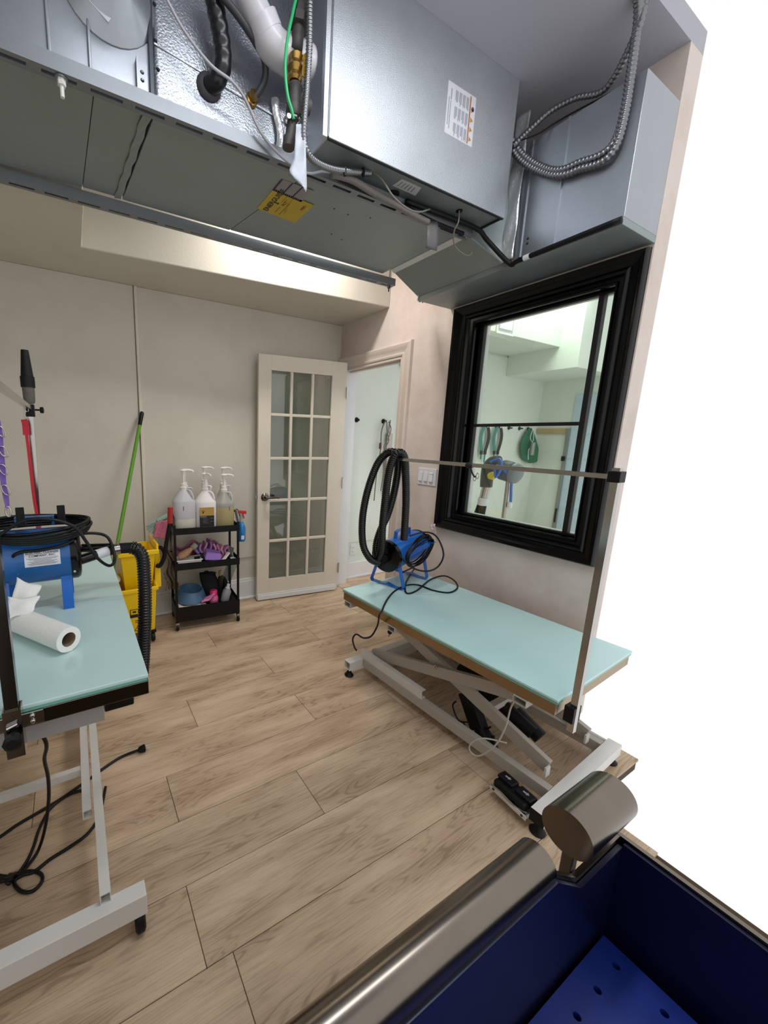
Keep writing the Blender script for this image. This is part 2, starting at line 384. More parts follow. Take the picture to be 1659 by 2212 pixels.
# right wall with a doorway and a window
DY0, DY1, DZ = 2.262, 2.975, 2.02
WY0, WY1, WZ0, WZ1 = 0.972, 1.668, 0.947, 2.106
wr = MB()
T = 0.12
wr.box(XR, XR + T, DY1, YB + 0.12, 0, ZC)
wr.box(XR, XR + T, DY0, DY1, DZ, ZC)
wr.box(XR, XR + T, WY1, DY0, 0, ZC)
wr.box(XR, XR + T, WY0, WY1, 0, WZ0)
wr.box(XR, XR + T, WY0, WY1, WZ1, ZC)
wr.box(XR, XR + T, YE, WY0, 0, ZC)
struct('wall_right', wr, M_wallr)
struct('baseboard_right', MB().box(XR - 0.016, XR, YE, 2.17, 0, 0.15), M_white, bevel=0.004)
# door casing and jambs
dt = thing('trim_2', None, None, (XR, 2.6, 0), kind='structure')
def casing(name, segs, m, parent, prof):
    # segs: list of (p0,p1,inward) runs on the wall plane; profile: (offset from inner edge, protrusion)
    for (p0, p1, outd) in segs:
        p0, p1, outd = Vector(p0), Vector(p1), Vector(outd)
        mb = MB(); rs = []
        d = (p1 - p0).normalized()
        for q, first in ((p0, True), (p1, False)):
            ring = []
            for off, pr in prof:
                mit = -d * off if first else d * off
                ring.append(q + outd * off + mit * MITRE + Vector((-pr, 0, 0)))
            rs.append(ring)
        mb.rings(rs)
        obj(name, mb, m, parent, smooth=35)
MITRE = 1
prof_d = [(0, 0), (0, 0.012), (0.012, 0.016), (0.02, 0.012), (0.045, 0.016), (0.06, 0.026), (0.078, 0.03), (0.09, 0.022), (0.094, 0)]
casing('casing', [((XR, DY0, 0), (XR, DY0, DZ), (0, -1, 0))][:0], M_cream, dt, prof_d)
def casing_run(name, p0, p1, outd, m0, m1, m, parent, prof):
    p0, p1, outd = Vector(p0), Vector(p1), Vector(outd); d = (p1 - p0).normalized(); rs = []
    for q, s in ((p0, -m0), (p1, m1)):
        rs.append([q + outd * off + d * (s * off) + Vector((-pr, 0, 0)) for off, pr in prof])
    return obj(name, MB().rings(rs), m, parent, smooth=35)
M_case = mat('casing_paint', 'd5c8be', 0.4, var=0.04)
casing_run('casing', (XR, DY0, 0), (XR, DY0, DZ), (0, -1, 0), 0, 1, M_case, dt, prof_d)
casing_run('casing', (XR, DY0, DZ), (XR, 3.035 - .002, DZ), (0, 0, 1), 1, 0, M_case, dt, prof_d)
casing_run('casing', (XR, DY1, 0), (XR, DY1, DZ - .001), (0, 1, 0), 0, 0, M_white, dt, [(0, 0), (0, 0.012), (0.055, 0.016), (0.058, 0)])
obj('jamb', MB().box(XR - 0.004, XR + T + 0.004, DY1 - 0.022, DY1, 0, DZ), M_white, dt)
obj('jamb', MB().box(XR - 0.004, XR + T + 0.004, DY0, DY0 + 0.02, 0, DZ), M_case, dt)
obj('jamb', MB().box(XR - 0.004, XR + T + 0.004, DY0 + .02, DY1 - .022, DZ - 0.02, DZ), M_case, dt)
obj('door_stop', MB().box(XR + 0.04, XR + 0.075, DY0 + .02, DY1 - .022, DZ - 0.032, DZ - .02), M_case, dt)
obj('strike_plate', MB().box(XR + 0.01, XR + 0.035, DY0 + .02, DY0 + 0.0225, 0.88, 0.97), M_chrome, dt)

# glazed door, swung open against the back wall
hinge = V(2.118, 2.868, 0); free = V(1.326, 2.951, 0)
dd = (free - hinge); DL = dd.length; ang = math.atan2(dd.y, dd.x)
door = thing('door_1', None, None, hinge, ang, kind='structure')     # local x: hinge -> free edge; local +y faces the camera side (-Y)
th = 0.035
zb, zt = 0.012, 2.048
g0, g1, gz0, gz1 = 0.142, DL - 0.108, 0.19, 1.932      # glazed area
obj('stile', MB().box(0, g0, -th / 2, th / 2, zb, zt), M_cream, door, local=True, bevel=0.002)
obj('stile', MB().box(g1, DL, -th / 2, th / 2, zb, zt), M_cream, door, local=True, bevel=0.002)
obj('rail', MB().box(g0, g1, -th / 2, th / 2, gz1, zt), M_cream, door, local=True)
obj('rail', MB().box(g0, g1, -th / 2, th / 2, zb, gz0), M_cream, door, local=True)
nx, nz_ = 3, 5; mw = 0.024
cw = (g1 - g0 - (nx - 1) * mw) / nx; chh = (gz1 - gz0 - (nz_ - 1) * mw) / nz_
for i in range(1, nx):
    x = g0 + i * cw + (i - 1) * mw
    obj('muntin', MB().box(x, x + mw, -th / 2 + .001, th / 2 - .001, gz0, gz1), M_cream, door, local=True, bevel=0.005)
for j in range(1, nz_):
    z = gz0 + j * chh + (j - 1) * mw
    obj('muntin', MB().box(g0, g1, -th / 2 + .002, th / 2 - .002, z, z + mw), M_cream, door, local=True, bevel=0.005)
for i in range(nx):
    for j in range(nz_):
        x = g0 + i * (cw + mw); z = gz0 + j * (chh + mw)
        obj('pane', MB().box(x - .002, x + cw + .002, -0.002, 0.002, z - .002, z + chh + .002), M_pane, door, local=True)
# the side facing the room: find its local sign
side = 1 if (Matrix.Rotation(ang, 3, 'Z') @ V(0, 1, 0)).y < 0 else -1
def L2(a, b): return sorted((side * a, side * b))
y0, y1 = L2(th / 2, th / 2 + 0.012)
obj('door_sweep', MB().box(0.02, DL - 0.004, y0, y1, 0.008, 0.05), M_white, door, local=True, bevel=0.004)
y0, y1 = L2(th / 2, th / 2 + 0.007)
obj('door_sweep', MB().box(0.02, DL - 0.004, y0, y1, 0.05, 0.064), M_white, door, local=True, bevel=0.003)
for sgn in (side, -side):
    hz = 0.918; hx = DL - 0.062
    h = obj('handle', MB().lathe((hx, sgn * th / 2, hz), (0, sgn, 0), [(0, 0.033), (0.006, 0.034), (0.014, 0.028), (0.02, 0.014), (0.045, 0.012), (0.055, 0.014), (0.062, 0.008)], 24)
        .tube([(hx, sgn * (th / 2 + .052), hz), (hx - .04, sgn * (th / 2 + .055), hz + .002), (hx - .085, sgn * (th / 2 + .05), hz), (hx - .115, sgn * (th / 2 + .048), hz - .004)], lambda t: 0.012 - 0.004 * t, 10), mat('dark_nickel', '77726b', .25, 1.0), door, smooth=40, local=True)
obj('latch_plate', MB().box(DL, DL + 0.002, -0.013, 0.013, 0.87, 0.97).box(DL + .002, DL + 0.012, -0.006, 0.006, 0.905, 0.93), M_chrome, door, local=True)
for z in (0.22, 1.02, 1.80):
    obj('hinge', MB().box(-0.004, 0.002, -0.03 + .01, 0.03, z - .045, z + .045).cyl((-0.006, side * (th / 2 + .004), z - .05), (-0.006, side * (th / 2 + .004), z + .05), 0.006, n=10), M_chrome, door, local=True)

# interior window to the next room: moulded black frame, thin muntins, clear panes
win = thing('window_1', None, None, (XR, 1.3, WZ0), kind='structure')
prof_w = [(0, -0.05), (0, 0.018), (0.012, 0.022), (0.02, 0.014), (0.04, 0.014), (0.05, 0.03), (0.062, 0.034), (0.075, 0.03), (0.085, 0.02), (0.12, 0.024), (0.135, 0.034), (0.150, 0.036), (0.158, 0.028), (0.163, 0)]
pw2 = [(o * 0.72, p) for o, p in prof_w]       # sill and head boards are narrower
c4 = [(XR, WY1, WZ0), (XR, WY1, WZ1), (XR, WY0, WZ1), (XR, WY0, WZ0)]
def run2(p0, p1, outd, prof, e0, e1):
    p0, p1, outd = Vector(p0), Vector(p1), Vector(outd); d = (p1 - p0).normalized(); rs = []
    for q, s in ((p0, -e0), (p1, e1)): rs.append([q + outd * off + d * (s * off) + Vector((-pr, 0, 0)) for off, pr in prof])
    return obj('frame_board', MB().rings(rs), M_black, win, smooth=35)
run2(c4[0], c4[1], (0, 1, 0), prof_w, 0.72, 0.72)
run2(c4[3], c4[2], (0, -1, 0), [(o * .64, p) for o, p in prof_w], 0.72 / .64, 0.72 / .64)
run2(c4[1], c4[2], (0, 0, 1), pw2, 1 / 0.72, 0.64 / 0.72)
run2(c4[0], c4[3], (0, 0, -1), pw2, 1 / 0.72, 0.64 / 0.72)
sash = MB()
M_blk2 = mat('black_satin_paint', '131316', 0.4)
obj('sash', MB().box(XR + 0.03, XR + 0.06, WY1 - 0.028, WY1, WZ0, WZ1), M_blk2, win, bevel=.002)
obj('sash', MB().box(XR + 0.03, XR + 0.06, WY0, WY0 + 0.02, WZ0, WZ1), M_blk2, win, bevel=.002)
obj('sash', MB().box(XR + 0.03, XR + 0.06, WY0 + .02, WY1 - .028, WZ0, WZ0 + .012), M_blk2, win, bevel=.002)
obj('sash', MB().box(XR + 0.03, XR + 0.06, WY0 + .02, WY1 - .028, WZ1 - .012, WZ1), M_blk2, win, bevel=.002)
obj('muntin', MB().box(XR + 0.028, XR + 0.058, 1.052, WY1 - .028, 1.502, 1.520), M_blk2, win, bevel=.002)
obj('muntin', MB().box(XR + 0.026, XR + 0.060, 1.028, 1.052, WZ0 + .012, WZ1 - .012), M_blk2, win, bevel=.002)
for (a, b, c, d) in ((1.052, WY1 - .028, 1.521, WZ1 - .012), (1.052, WY1 - .028, WZ0 + .012, 1.499), (WY0 + .02, 1.028, WZ0 + .012, WZ1 - .012)):
    obj('pane', MB().box(XR + 0.043, XR + 0.046, a, b, c, d), M_glass, win)
obj('reveal', MB().box(XR + 0.06, XR + T, WY1 - .006, WY1, WZ0, WZ1).box(XR + .06, XR + T, WY0, WY0 + .006, WZ0, WZ1).box(XR + .06, XR + T, WY0, WY1, WZ0, WZ0 + .006), M_white, win)
obj('screw_eye', MB().tube([V(XR - .012, 1.682 + .007 * math.cos(a), 1.0 + .007 * math.sin(a)) for a in [i * pi / 5 for i in range(10)]], 0.0016, 6, 2, True).cyl((XR - .012, 1.682, .993), (XR, 1.682, .985), .0015, n=6), M_chrome, win)
obj('tape_scrap', MB().sheet(lambda u, v: V(XR - .038 - .006 * math.sin(7 * u + 4 * v), 1.835 - .03 * u, .815 + .035 * v + .006 * math.sin(9 * u)), 5, 5), mat('pink_tape', 'd6c4cf', .6), win, thick=.002)

# adjoining room seen through the doorway and the window
YN = 3.075
X2 = 5.43
struct('wall_next_room_back', MB().box(XR + T, X2 + .1, YN, YN + .1, 0, 3.12), M_next)
nb = bpy.data.objects['wall_next_room_back']
obj('wall_panel', MB().box(XR + T, X2, YN - 0.008, YN, 0.375, 2.40), M_next, nb, bevel=0.002)
obj('baseboard', MB().box(XR + T, X2, YN - 0.024, YN, 0, 0.165).box(XR + T, X2, YN - .036, YN - .024, 0, .02), M_white, nb, bevel=.004)
struct('wall_next_room_right', MB().box(X2, X2 + .1, 2.3, YN, 0, 3.12), M_next)
struct('floor_next_room', MB().box(XR + T, X2 + .1, 2.3, YN + .1, -0.06, 0.0).box(XR + T, 3.6, 1.9, 2.3, -0.06, 0.0), M_wood)
struct('trim_3', MB().box(XR + T, 4.62, 2.50, YN - .008, 2.42, 3.05), M_next, bevel=.004)
struct('trim_4', MB().box(4.62, X2, 2.3, YN - .008, 2.19, 3.05), M_next, bevel=.004)
struct('trim_5', MB().box(XR, XR + T, DY0, DY1, -.05, .002), M_wood)
struct('ceiling_next_room', MB().box(XR + T, X2 + .1, 2.3, YN + .1, 3.05, 3.12), M_next)

def hook(px, py, label):
    p = ony(px, py, YN - .008); t = thing('wall_hook', label, 'hook', (p.x, YN - .008, 1.592), group='black coat hooks in a row in the next room')
    obj('back_plate', MB().lathe((p.x, YN - .0085, 1.592), (0, -1, 0), [(0, 0.024), (0.01, 0.022), (0.018, 0.012)], 16), M_rub, t, smooth=40)
    obj('peg', MB().cyl((p.x, YN - .02, 1.592), (p.x + .004, YN - .062, 1.590), 0.008, 0.009, 10), M_rub, t, smooth=40)
    obj('peg_end', MB().cyl((p.x + .004, YN - .062, 1.590), (p.x + .004, YN - .066, 1.590), 0.0095, n=10), M_label, t)
    return p
hk = [hook(770, 906, 'empty black wall hook nearest the door jamb in next room'),
      hook(828, 909, 'black wall hook holding grey cord bundle, beyond the doorway'),
      hook(1044, 921, 'wall hook holding first teal collar, seen through window'),
      hook(1072, 921, 'wall hook holding second teal collar, seen through window'),
      hook(1098, 928, 'empty wall hook just right of the collars, through window'),
      hook(1121, 928, 'empty wall hook just left of the green apron, through window'),
      hook(1140, 927, 'wall hook holding the green apron, through window')]
# collars
M_tl = mat('teal_webbing', '2f7f78', 0.7); M_bl = mat('black_webbing', '15161a', 0.7)
for i, h in enumerate((hk[2], hk[3])):
    x, z = h.x, 1.590; y = YN - 0.045
    t = thing('pet_collar', ['teal and black looped collar hanging left, seen through window', 'teal and black looped collar hanging right, seen through window'][i], 'collar', (x, y, z), group='collars on wall hooks in the next room')
    def band(sgn, m):
        path = catmull([(x + .005 * sgn, y, z + .013), (x + sgn * .045, y, z - .02), (x + sgn * .07, y, z - .10), (x + sgn * .065, y, z - .18), (x + sgn * .035, y, z - .28)], 6)
        mb = MB(); rs = []
        for p in path: rs.append([p + V(-.026, -.003, 0), p + V(.026, -.003, 0), p + V(.026, .003, 0), p + V(-.026, .003, 0)])
        mb.rings(rs); obj('strap', mb, m, t)
    band(-1, M_tl); band(1, M_bl)
    for s in (-1, 1):
        obj('buckle', MB().box(x + s * .035 - .02, x + s * .035 + .02, y - .008, y + .008, z - .325, z - .28), M_bl, t, bevel=.003)
        obj('strap_end', MB().box(x + s * .035 - .011, x + s * .035 + .011, y - .003, y + .003, z - .40 - .02 * s, z - .325), M_tl, t)
# green apron
a = hk[6]
def apr(u, v):
    wdt = 0.03 + 0.17 * min(1, v * 1.6) ** 0.8
    s = (u - .5) * 2
    return V(a.x - .01 + s * wdt + .03 * v, YN - .048 - .02 * math.sin(s * 7 + v * 2) * v, 1.600 - v * (0.44 - .07 * s * s + .05 * s))
t = tag(obj('apron', MB().sheet(apr, 18, 14), mat('green_cloth', '17694a', .8, var=.15), smooth=True, thick=.006), 'green apron hanging from a hook, seen through the window', 'apron')
obj('apron_tie', MB().tube([(a.x + .01, YN - .075, 1.60), (a.x - .04, YN - .078, 1.48), (a.x + .02, YN - .085, 1.40), (a.x - .05, YN - .085, 1.32), (a.x - .03, YN - .085, 1.20)], .004, 6)
    .tube([(a.x + .01, YN - .075, 1.60), (a.x + .03, YN - .08, 1.46), (a.x - .03, YN - .085, 1.36)], .004, 6), M_label, t, label='white apron tie')
obj('spray_can', MB().cyl((a.x - .01, YN - .105, 1.26), (a.x - .01, YN - .105, 1.42), .03, n=14), mat('pewter', '8d9a92', .4, .6), t, smooth=40, label='grey cylinder clipped to apron')
# cords and a steel bar hanging inside the doorway
b = hk[1]; x = b.x
t = thing('cord_bundle', 'bundle of grey cords hanging from second hook beyond the doorway', 'cord', (x, YN - .05, 1.2))
M_gc = mat('grey_cord', '77736a', .5)
obj('cord', MB().tube([(x - .01, YN - .055, 1.602), (x - .05, YN - .05, 1.50), (x - .05, YN - .05, 1.30), (x - .08, YN - .05, 1.05), (x - .09, YN - .05, .80)], .006, 6), mat('olive_cord', '6d6a4e', .5), t, smooth=True)
obj('cord', MB().tube([(x + .0, YN - .06, 1.60), (x + .01, YN - .062, 1.50), (x + .04, YN - .06, 1.40), (x - .02, YN - .06, 1.28), (x + .0, YN - .06, 1.1), (x - .02, YN - .06, .9)], .006, 6), M_gc, t, smooth=True)
obj('cord', MB().tube([(x + .01, YN - .06, 1.60), (x + .06, YN - .062, 1.52), (x + .03, YN - .06, 1.42), (x - .02, YN - .064, 1.34), (x + .03, YN - .06, 1.2), (x, YN - .06, 1.0)], .005, 6), M_gc, t, smooth=True)
obj('cord_clip', MB().box(x - .065, x - .045, YN - .06, YN - .04, 1.32, 1.38), mat('brown_plastic', '5a3527', .5), t, bevel=.003)
t = tag(obj('steel_bar', MB().box(x + .045, x + .115, YN - .035, YN - .012, 0.85, 1.475), M_steel, bevel=.002), 'flat brushed steel bar hanging beside cords beyond the doorway', 'bar')
obj('hanging_loop', MB().tube([(x + .075, YN - .022, 1.47), (x + .07, YN - .03, 1.54), (x + .03, YN - .075, 1.603), (x + .055, YN - .03, 1.54), (x + .06, YN - .022, 1.47)], .004, 6), M_gc, t, smooth=True)
# black edged board leaning further in
t = thing('framed_board', 'tall white board with a thin black edge beyond the doorway', 'board', (3.1, YN - .02, .8))
obj('board', MB().box(2.965, 3.27, YN - .03, YN - .0085, .8, 1.80), M_white, t)
obj('edge_strip', MB().box(2.95, 2.965, YN - .034, YN - .0085, .79, 1.815), M_rub, t, bevel=.003)
obj('edge_strip', MB().box(2.965, 3.285, YN - .034, YN - .0085, 1.80, 1.815), M_rub, t, bevel=.003)
# wall lamp high beyond the doorway
t = thing('round_wall_lamp', 'round grey wall lamp high beyond the doorway', 'lamp', (2.99, YN - .06, 2.19))
obj('rim', MB().lathe((2.99, YN - .0085, 2.19), (0, -1, 0), [(0, .085), (.03, .09), (.045, .075)], 24), mat('grey_plastic', '9aa09c', .4), t, smooth=40)
obj('lens', MB().sphere((2.99, YN - .055, 2.19), .06, 1, .5, 1), mat('milky_lens', 'c9d2cf', .25, var=.1), t, smooth=True)
# outlets
def outlet(p, nrm, label):
    t = thing('wall_outlet', label, 'outlet', p)
    if nrm == 'y':
        obj('cover_plate', MB().box(p[0] - .035, p[0] + .035, p[1] - .006, p[1], p[2] - .057, p[2] + .057), M_label, t, bevel=.003)
        for s in (-1, 1):
            f = obj('socket', MB().box(p[0] - .017, p[0] + .017, p[1] - .009, p[1] - .006, p[2] + s * .021 - .014, p[2] + s * .021 + .014), M_white, t, bevel=.002)
            obj('slot', MB().box(p[0] - .008, p[0] - .005, p[1] - .0095, p[1] - .009, p[2] + s * .021 - .004, p[2] + s * .021 + .006).box(p[0] + .005, p[0] + .008, p[1] - .0095, p[1] - .009, p[2] + s * .021 - .004, p[2] + s * .021 + .006), M_ink, f)
outlet((2.462, YN, .297), 'y', 'white double wall outlet low beyond the doorway')
# grille on the next room's bulkhead
t = thing('access_grille', 'square white hatch on the bulkhead, seen through window top', 'hatch', (3.62, 2.497, 2.5))
p = [ony(x, y, 2.497) for x, y in ((1074, 690), (1112, 690), (1112, 720), (1074, 715))]
gx0, gx1, gzb = p[0].x, p[1].x, p[3].z
obj('hatch_frame', MB().box(gx0, gx1, 2.488, 2.4995, gzb - .02, gzb).box(gx0, gx0 + .02, 2.488, 2.4995, gzb, gzb + .3).box(gx1 - .02, gx1, 2.488, 2.4995, gzb, gzb + .3).box(gx0, gx1, 2.488, 2.4995, gzb + .3, gzb + .32), M_white, t, bevel=.002)
obj('hatch_panel', MB().box(gx0 + .035, gx1 - .035, 2.484, 2.4995, gzb + .025, gzb + .28), M_label, t, bevel=.003)
# wooden rail and steel stile on the far wall
tag(obj('wooden_rail', MB().box(X2 - .03, X2, 2.70, 3.06, 1.535, 1.60), mat('pine', 'b09a6c', .6, var=.2), bevel=.003), 'short pale wooden rail high on the far wall through window', 'rail')
t = thing('closet_frame', 'tall grey metal upright on far wall at window right', 'frame', (X2 - .02, 2.66, 0))
obj('upright', MB().box(X2 - .045, X2, 2.655, 2.695, 0, 1.60), mat('grey_metal', '8a8f8c', .4, .6), t, bevel=.003)
obj('latch', MB().box(X2 - .06, X2 - .045, 2.66, 2.70, 1.20, 1.26), M_rub, t, bevel=.002)
obj('latch', MB().box(X2 - .055, X2 - .045, 2.66, 2.68, .42, .60), M_rub, t, bevel=.002)
obj('panel', MB().box(X2 - .02, X2 - .001, 2.31, 2.655, 0.0, 2.0), mat('pale_blue_panel', 'b8ccdc', .5), t)

# stand dryer in the next room
t = thing('stand_dryer', 'blue and dark grey pet dryer on steel pole, seen through window', 'dryer', (3.2, 2.0, 0))
q = lambda x, y: onx(x, y, 3.2)
M_dg = mat('dark_grey_plastic', '2c2c30', .4)
c0 = q(1100, 1040); top = q(1090, 1030)
obj('base', MB().beam((3.0, 1.9, .03), (3.4, 2.1, .03), .04, .04).beam((3.1, 2.2, .03), (3.3, 1.8, .03), .04, .04), M_dg, t)
obj('pole', MB().cyl((3.2, 1.99, .05), (3.2, 1.99, 1.12), .017, n=14), M_steel, t, smooth=40)
obj('housing', MB().tube([q(1076, 1000) + V(0, 0, 0), q(1066, 1000), q(1056, 1010), q(1052, 1030), q(1050, 1052)], lambda u: .062 - .012 * u, 16, 4), M_dg, t, smooth=True)
mt = q(1105, 1018)
obj('motor', MB().lathe(q(1076, 1012), q(1112, 1022) - q(1076, 1012), [(0, .06), (.2, .075), (.3, .085), (.75, .085), (.92, .07), (1.0, .05)], 20, True, True), mat('motor_grey', '3f4a55', .45), t, smooth=50)
obj('motor_end', MB().lathe(q(1110, 1022), V(-.01, -.3, -.05), [(0, .085), (.03, .082), (.05, .055)], 20), mat('grey_plastic2', '6f767b', .4), t, smooth=50)
obj('control_knob', MB().lathe(q(1077, 1027) + V(-.08, 0, 0), V(-1, 0, 0), [(0, .035), (.03, .03)], 12), mat('yellow_knob', 'd8c22e', .4), t, smooth=40)
obj('nozzle_tube', MB().cyl(q(1051, 1050), q(1043, 1080), .038, .034, 16), M_chrome, t, smooth=40)
obj('nozzle_collar', MB().cyl(q(1044, 1075), q(1041, 1091), .040, n=16), M_label, t, smooth=40)
obj('nozzle_tip', MB().cyl(q(1041, 1091), q(1033, 1119), .040, .05, 16), M_rub, t, smooth=40)
obj('power_cord', MB().tube([q(1075, 998) + V(-.1, 0, 0), q(1095, 992) + V(-.1, 0, 0), q(1102, 1010) + V(-.12, 0, 0), q(1090, 1030) + V(-.12, 0, 0), q(1092, 1005) + V(-.12, 0, 0), q(1110, 1030) + V(-.05, 0, 0), q(1104, 1060), q(1103, 1085)], .011, 6), M_blue2, t, smooth=True)
obj('plug', MB().lathe(q(1102, 1083), V(.0, .01, -1), [(0, .01), (.02, .02), (.05, .02), (.06, .01)], 10), M_label, t, smooth=40)

# three gang switch
t = thing('light_switch', 'white triple rocker switch plate beside the black window', 'switch', (XR, 1.945, 1.16))
s0, s1, z0, z1 = 1.86, 2.025, 1.102, 1.222
obj('cover_plate', MB().box(XR - .007, XR, s0, s1, z0, z1), M_label, t, bevel=.004)
for i in range(3):
    yc = 1.995 - i * .047
    obj('rocker', MB().hexa([(XR - .007, yc + .015, 1.128), (XR - .007, yc - .015, 1.128), (XR - .007, yc - .015, 1.196), (XR - .007, yc + .015, 1.196), (XR - .017, yc + .015, 1.131), (XR - .017, yc - .015, 1.131), (XR - .010, yc - .015, 1.194), (XR - .010, yc + .015, 1.194)]), M_white, t, bevel=.001)
text('lettering', 'BC', (XR - .0115, 1.995 - .094 + .013, 1.166), .024, (0, -1, 0), (0, 0, 1), M_ink, t, bold=.001)

# ------------------------------------------------------------------ ceiling lamps
t = thing('ceiling_lamp', 'long white ceiling light above the front table, just out of view', 'lamp', (.75, .66, ZC))
obj('housing', MB().box(.10, 1.09, .60, .72, 2.885, ZC), M_white, t, bevel=.004)
obj('diffuser', MB().box(.12, 1.07, .615, .705, 2.872, 2.885), mat('lamp_diffuser', 'f4f7ff', .5, emit=5), t)
t = thing('ceiling_lamp', 'small ceiling light hidden between furnace and soffit', 'lamp', (1.30, 2.23, ZC))
obj('housing', MB().box(1.0, 1.6, 2.15, 2.31, 2.885, ZC), M_white, t, bevel=.004)
obj('diffuser', MB().box(1.02, 1.58, 2.165, 2.295, 2.872, 2.885), mat('lamp_diffuser_warm', 'fff0e0', .5, emit=5), t)

# ------------------------------------------------------------------ furnace on strut rails
ZF = 2.405
fu = thing('furnace', 'long galvanized furnace hung under the ceiling on strut rails', 'furnace', (.3, 1.7, ZF))
FY0, FY1 = 1.47, 2.03
def und(x0, x1, x2, x3, name='bottom_panel', z=ZF):      # near-left, near-right, far-right, far-left
    mb = MB().hexa([(x0, FY0, z), (x1, FY0, z), (x2, FY1, z), (x3, FY1, z), (x0, FY0, z + .02), (x1, FY0, z + .02), (x2, FY1, z + .02), (x3, FY1, z + .02)])
    return obj(name, mb, M_galvd, fu, bevel=.002)
und(-1.5, .131, .112, -1.5); und(.133, .296, .258, .114, z=ZF + .001); und(.304, .866, .752, .266, z=ZF - .003); und(.871, 1.735, 1.735, .757, z=ZF - .001)
obj('seam_tape', MB().sheet(lambda u, v: V(.270 - .036 * v + .026 * u + .002 * math.sin(v * 31), FY0 + (FY1 - FY0) * v, ZF - .002 - .003 * abs(math.sin(v * 23 + u * 3))), 4, 40), M_galvd, fu, smooth=True)
for px, py in ((582, 393), (500, 490), (722, 450), (752, 463), (800, 470), (716, 505), (738, 517)):
    p = onz(px, py, ZF); obj('screw', MB().lathe((p.x, p.y, ZF + .001), (0, 0, -1), [(0, .0055), (.003, .004)], 8), M_ink, fu)
obj('body', MB().box(-1.5, 1.735, FY0 + .005, FY1 - .005, ZF + .02, ZC), M_galv, fu)
# front skins
obj('front_panel', MB().box(-1.5, .283, 1.455, 1.475, ZF, ZC), M_galv, fu)
for x in (-.30, .022, .122):
    obj('standing_seam', MB().box(x - .004, x + .004, 1.443, 1.455, ZF, ZC), M_galv, fu, bevel=.002)
obj('standing_seam', MB().box(.283, .297, 1.440, 1.475, ZF, ZC), mat('dark_seam', '4b4f55', .4, .8), fu, bevel=.002)
def foil(u, v):
    return V(.297 + .56 * u, 1.450 + .004 * math.sin(u * 9) * math.cos(v * 8), ZF + (ZC - ZF) * v)
obj('foil_blanket', MB().sheet(foil, 30, 30), M_foil, fu, smooth=True, thick=.004)
obj('foil_seam', MB().beam((.30, 1.444, 2.56), (.84, 1.444, 2.50), .002, .004), M_tape, fu)
obj('foil_strip', MB().sheet(lambda u, v: V(.70 + .03 * u + .012 * math.sin(v * 5), 1.438 - .012 * math.sin(u * 3), 2.40 + .16 * v), 5, 10), M_tape, fu, smooth=True)
obj('bracket', MB().box(.245, .278, 1.448, 1.455, ZF, 2.50).box(.245, .248, 1.43, 1.455, ZF, 2.50), M_galv, fu)
for z in (2.455, 2.475): obj('screw', MB().lathe((.263, 1.448, z), (0, -1, 0), [(0, .006), (.004, .003)], 8), M_chrome, fu, smooth=40)
for x, z in ((.305, 2.57), (.31, 2.50), (.305, 2.66)): obj('screw', MB().lathe((x, 1.447, z), (0, -1, 0), [(0, .006), (.004, .003)], 8), M_ink, fu)
# access cabinet standing proud of the body
CX0, CX1, CY0, CY1 = .832, 1.787, 1.285, 1.452
cab = MB().box(CX0, CX1, CY0, CY1, 2.41, ZC)
obj('access_cabinet', MB().box(CX0 + .004, CX1 - .004, CY0 + .006, CY1, 2.412, ZC), M_galvd, fu)
obj('cabinet_door', MB().box(CX0, CX1, CY0, CY0 + .006, 2.405, ZC), M_galvc, fu, bevel=.0015)
obj('cabinet_side', MB().box(CX0 - .002, CX0 + .004, CY0 + .006, CY1, 2.412, ZC), M_galvc, fu)
obj('cabinet_lip', MB().box(CX0 - .024, CX0 - .006, CY0 + .003, CY0 + .02, 2.405, ZC), M_galvc, fu, bevel=.001)
obj('cabinet_lip', MB().box(CX0, CX1, CY0 + .006, CY0 + .012, 2.402, 2.412).box(CX1 - .01, CX1 - .002, CY0 + .012, CY1, 2.404, 2.412), mat('dark_lip', '2a2c30', .5, .4), fu)
# warning label on the door
lx0, lx1, lz0, lz1 = 1.366, 1.528, 2.598, 2.770
la = obj('warning_label', MB().box(lx0, lx1, CY0 - .0008, CY0, lz0, lz1), M_label, fu)
ly = CY0 - .0016
obj('orange_rule', MB().box(lx0 + .128, lx0 + .134, ly, ly + .0006, lz0 + .004, lz1 - .006), mat('print_orange', 'b4683a', .6), la)
for k in range(4):
    zc = lz0 + .022 + k * .033
    obj('warning_triangle', MB().prism([(lx0 + .138, ly, zc - .009), (lx0 + .138, ly, zc + .009), (lx0 + .153, ly, zc)], (0, .0006, 0)), mat('print_amber', 'b98a3a', .6), la)
obj('blue_emblem', MB().cyl((lx0 + .147, ly, lz1 - .045), (lx0 + .147, ly + .0006, lz1 - .045), .008, n=16), mat('print_blue', '3d5a96', .6), la)
mb = MB(); random.seed(3)
for c in range(4):
    for b_ in range(3):
        zt_ = lz1 - .016 - b_ * .054
        for r_ in range(3):
            x_ = lx0 + .044 + c * .021 + r_ * .0055; ln = .046 * random.uniform(.65, 1)
            mb.box(x_, x_ + .0035, ly, ly + .0005, zt_ - ln, zt_)
mb.box(lx0 + .008, lx0 + .012, ly, ly + .0005, lz0 + .03, lz1 - .05); mb.box(lx0 + .018, lx0 + .022, ly, ly + .0005, lz0 + .02, lz1 - .06)
mb.box(lx0 + .018, lx0 + .024, ly, ly + .0005, lz1 - .055, lz1 - .02)
obj('print_lines', mb, mat('print_pale', 'a3a6b3', .6), la)
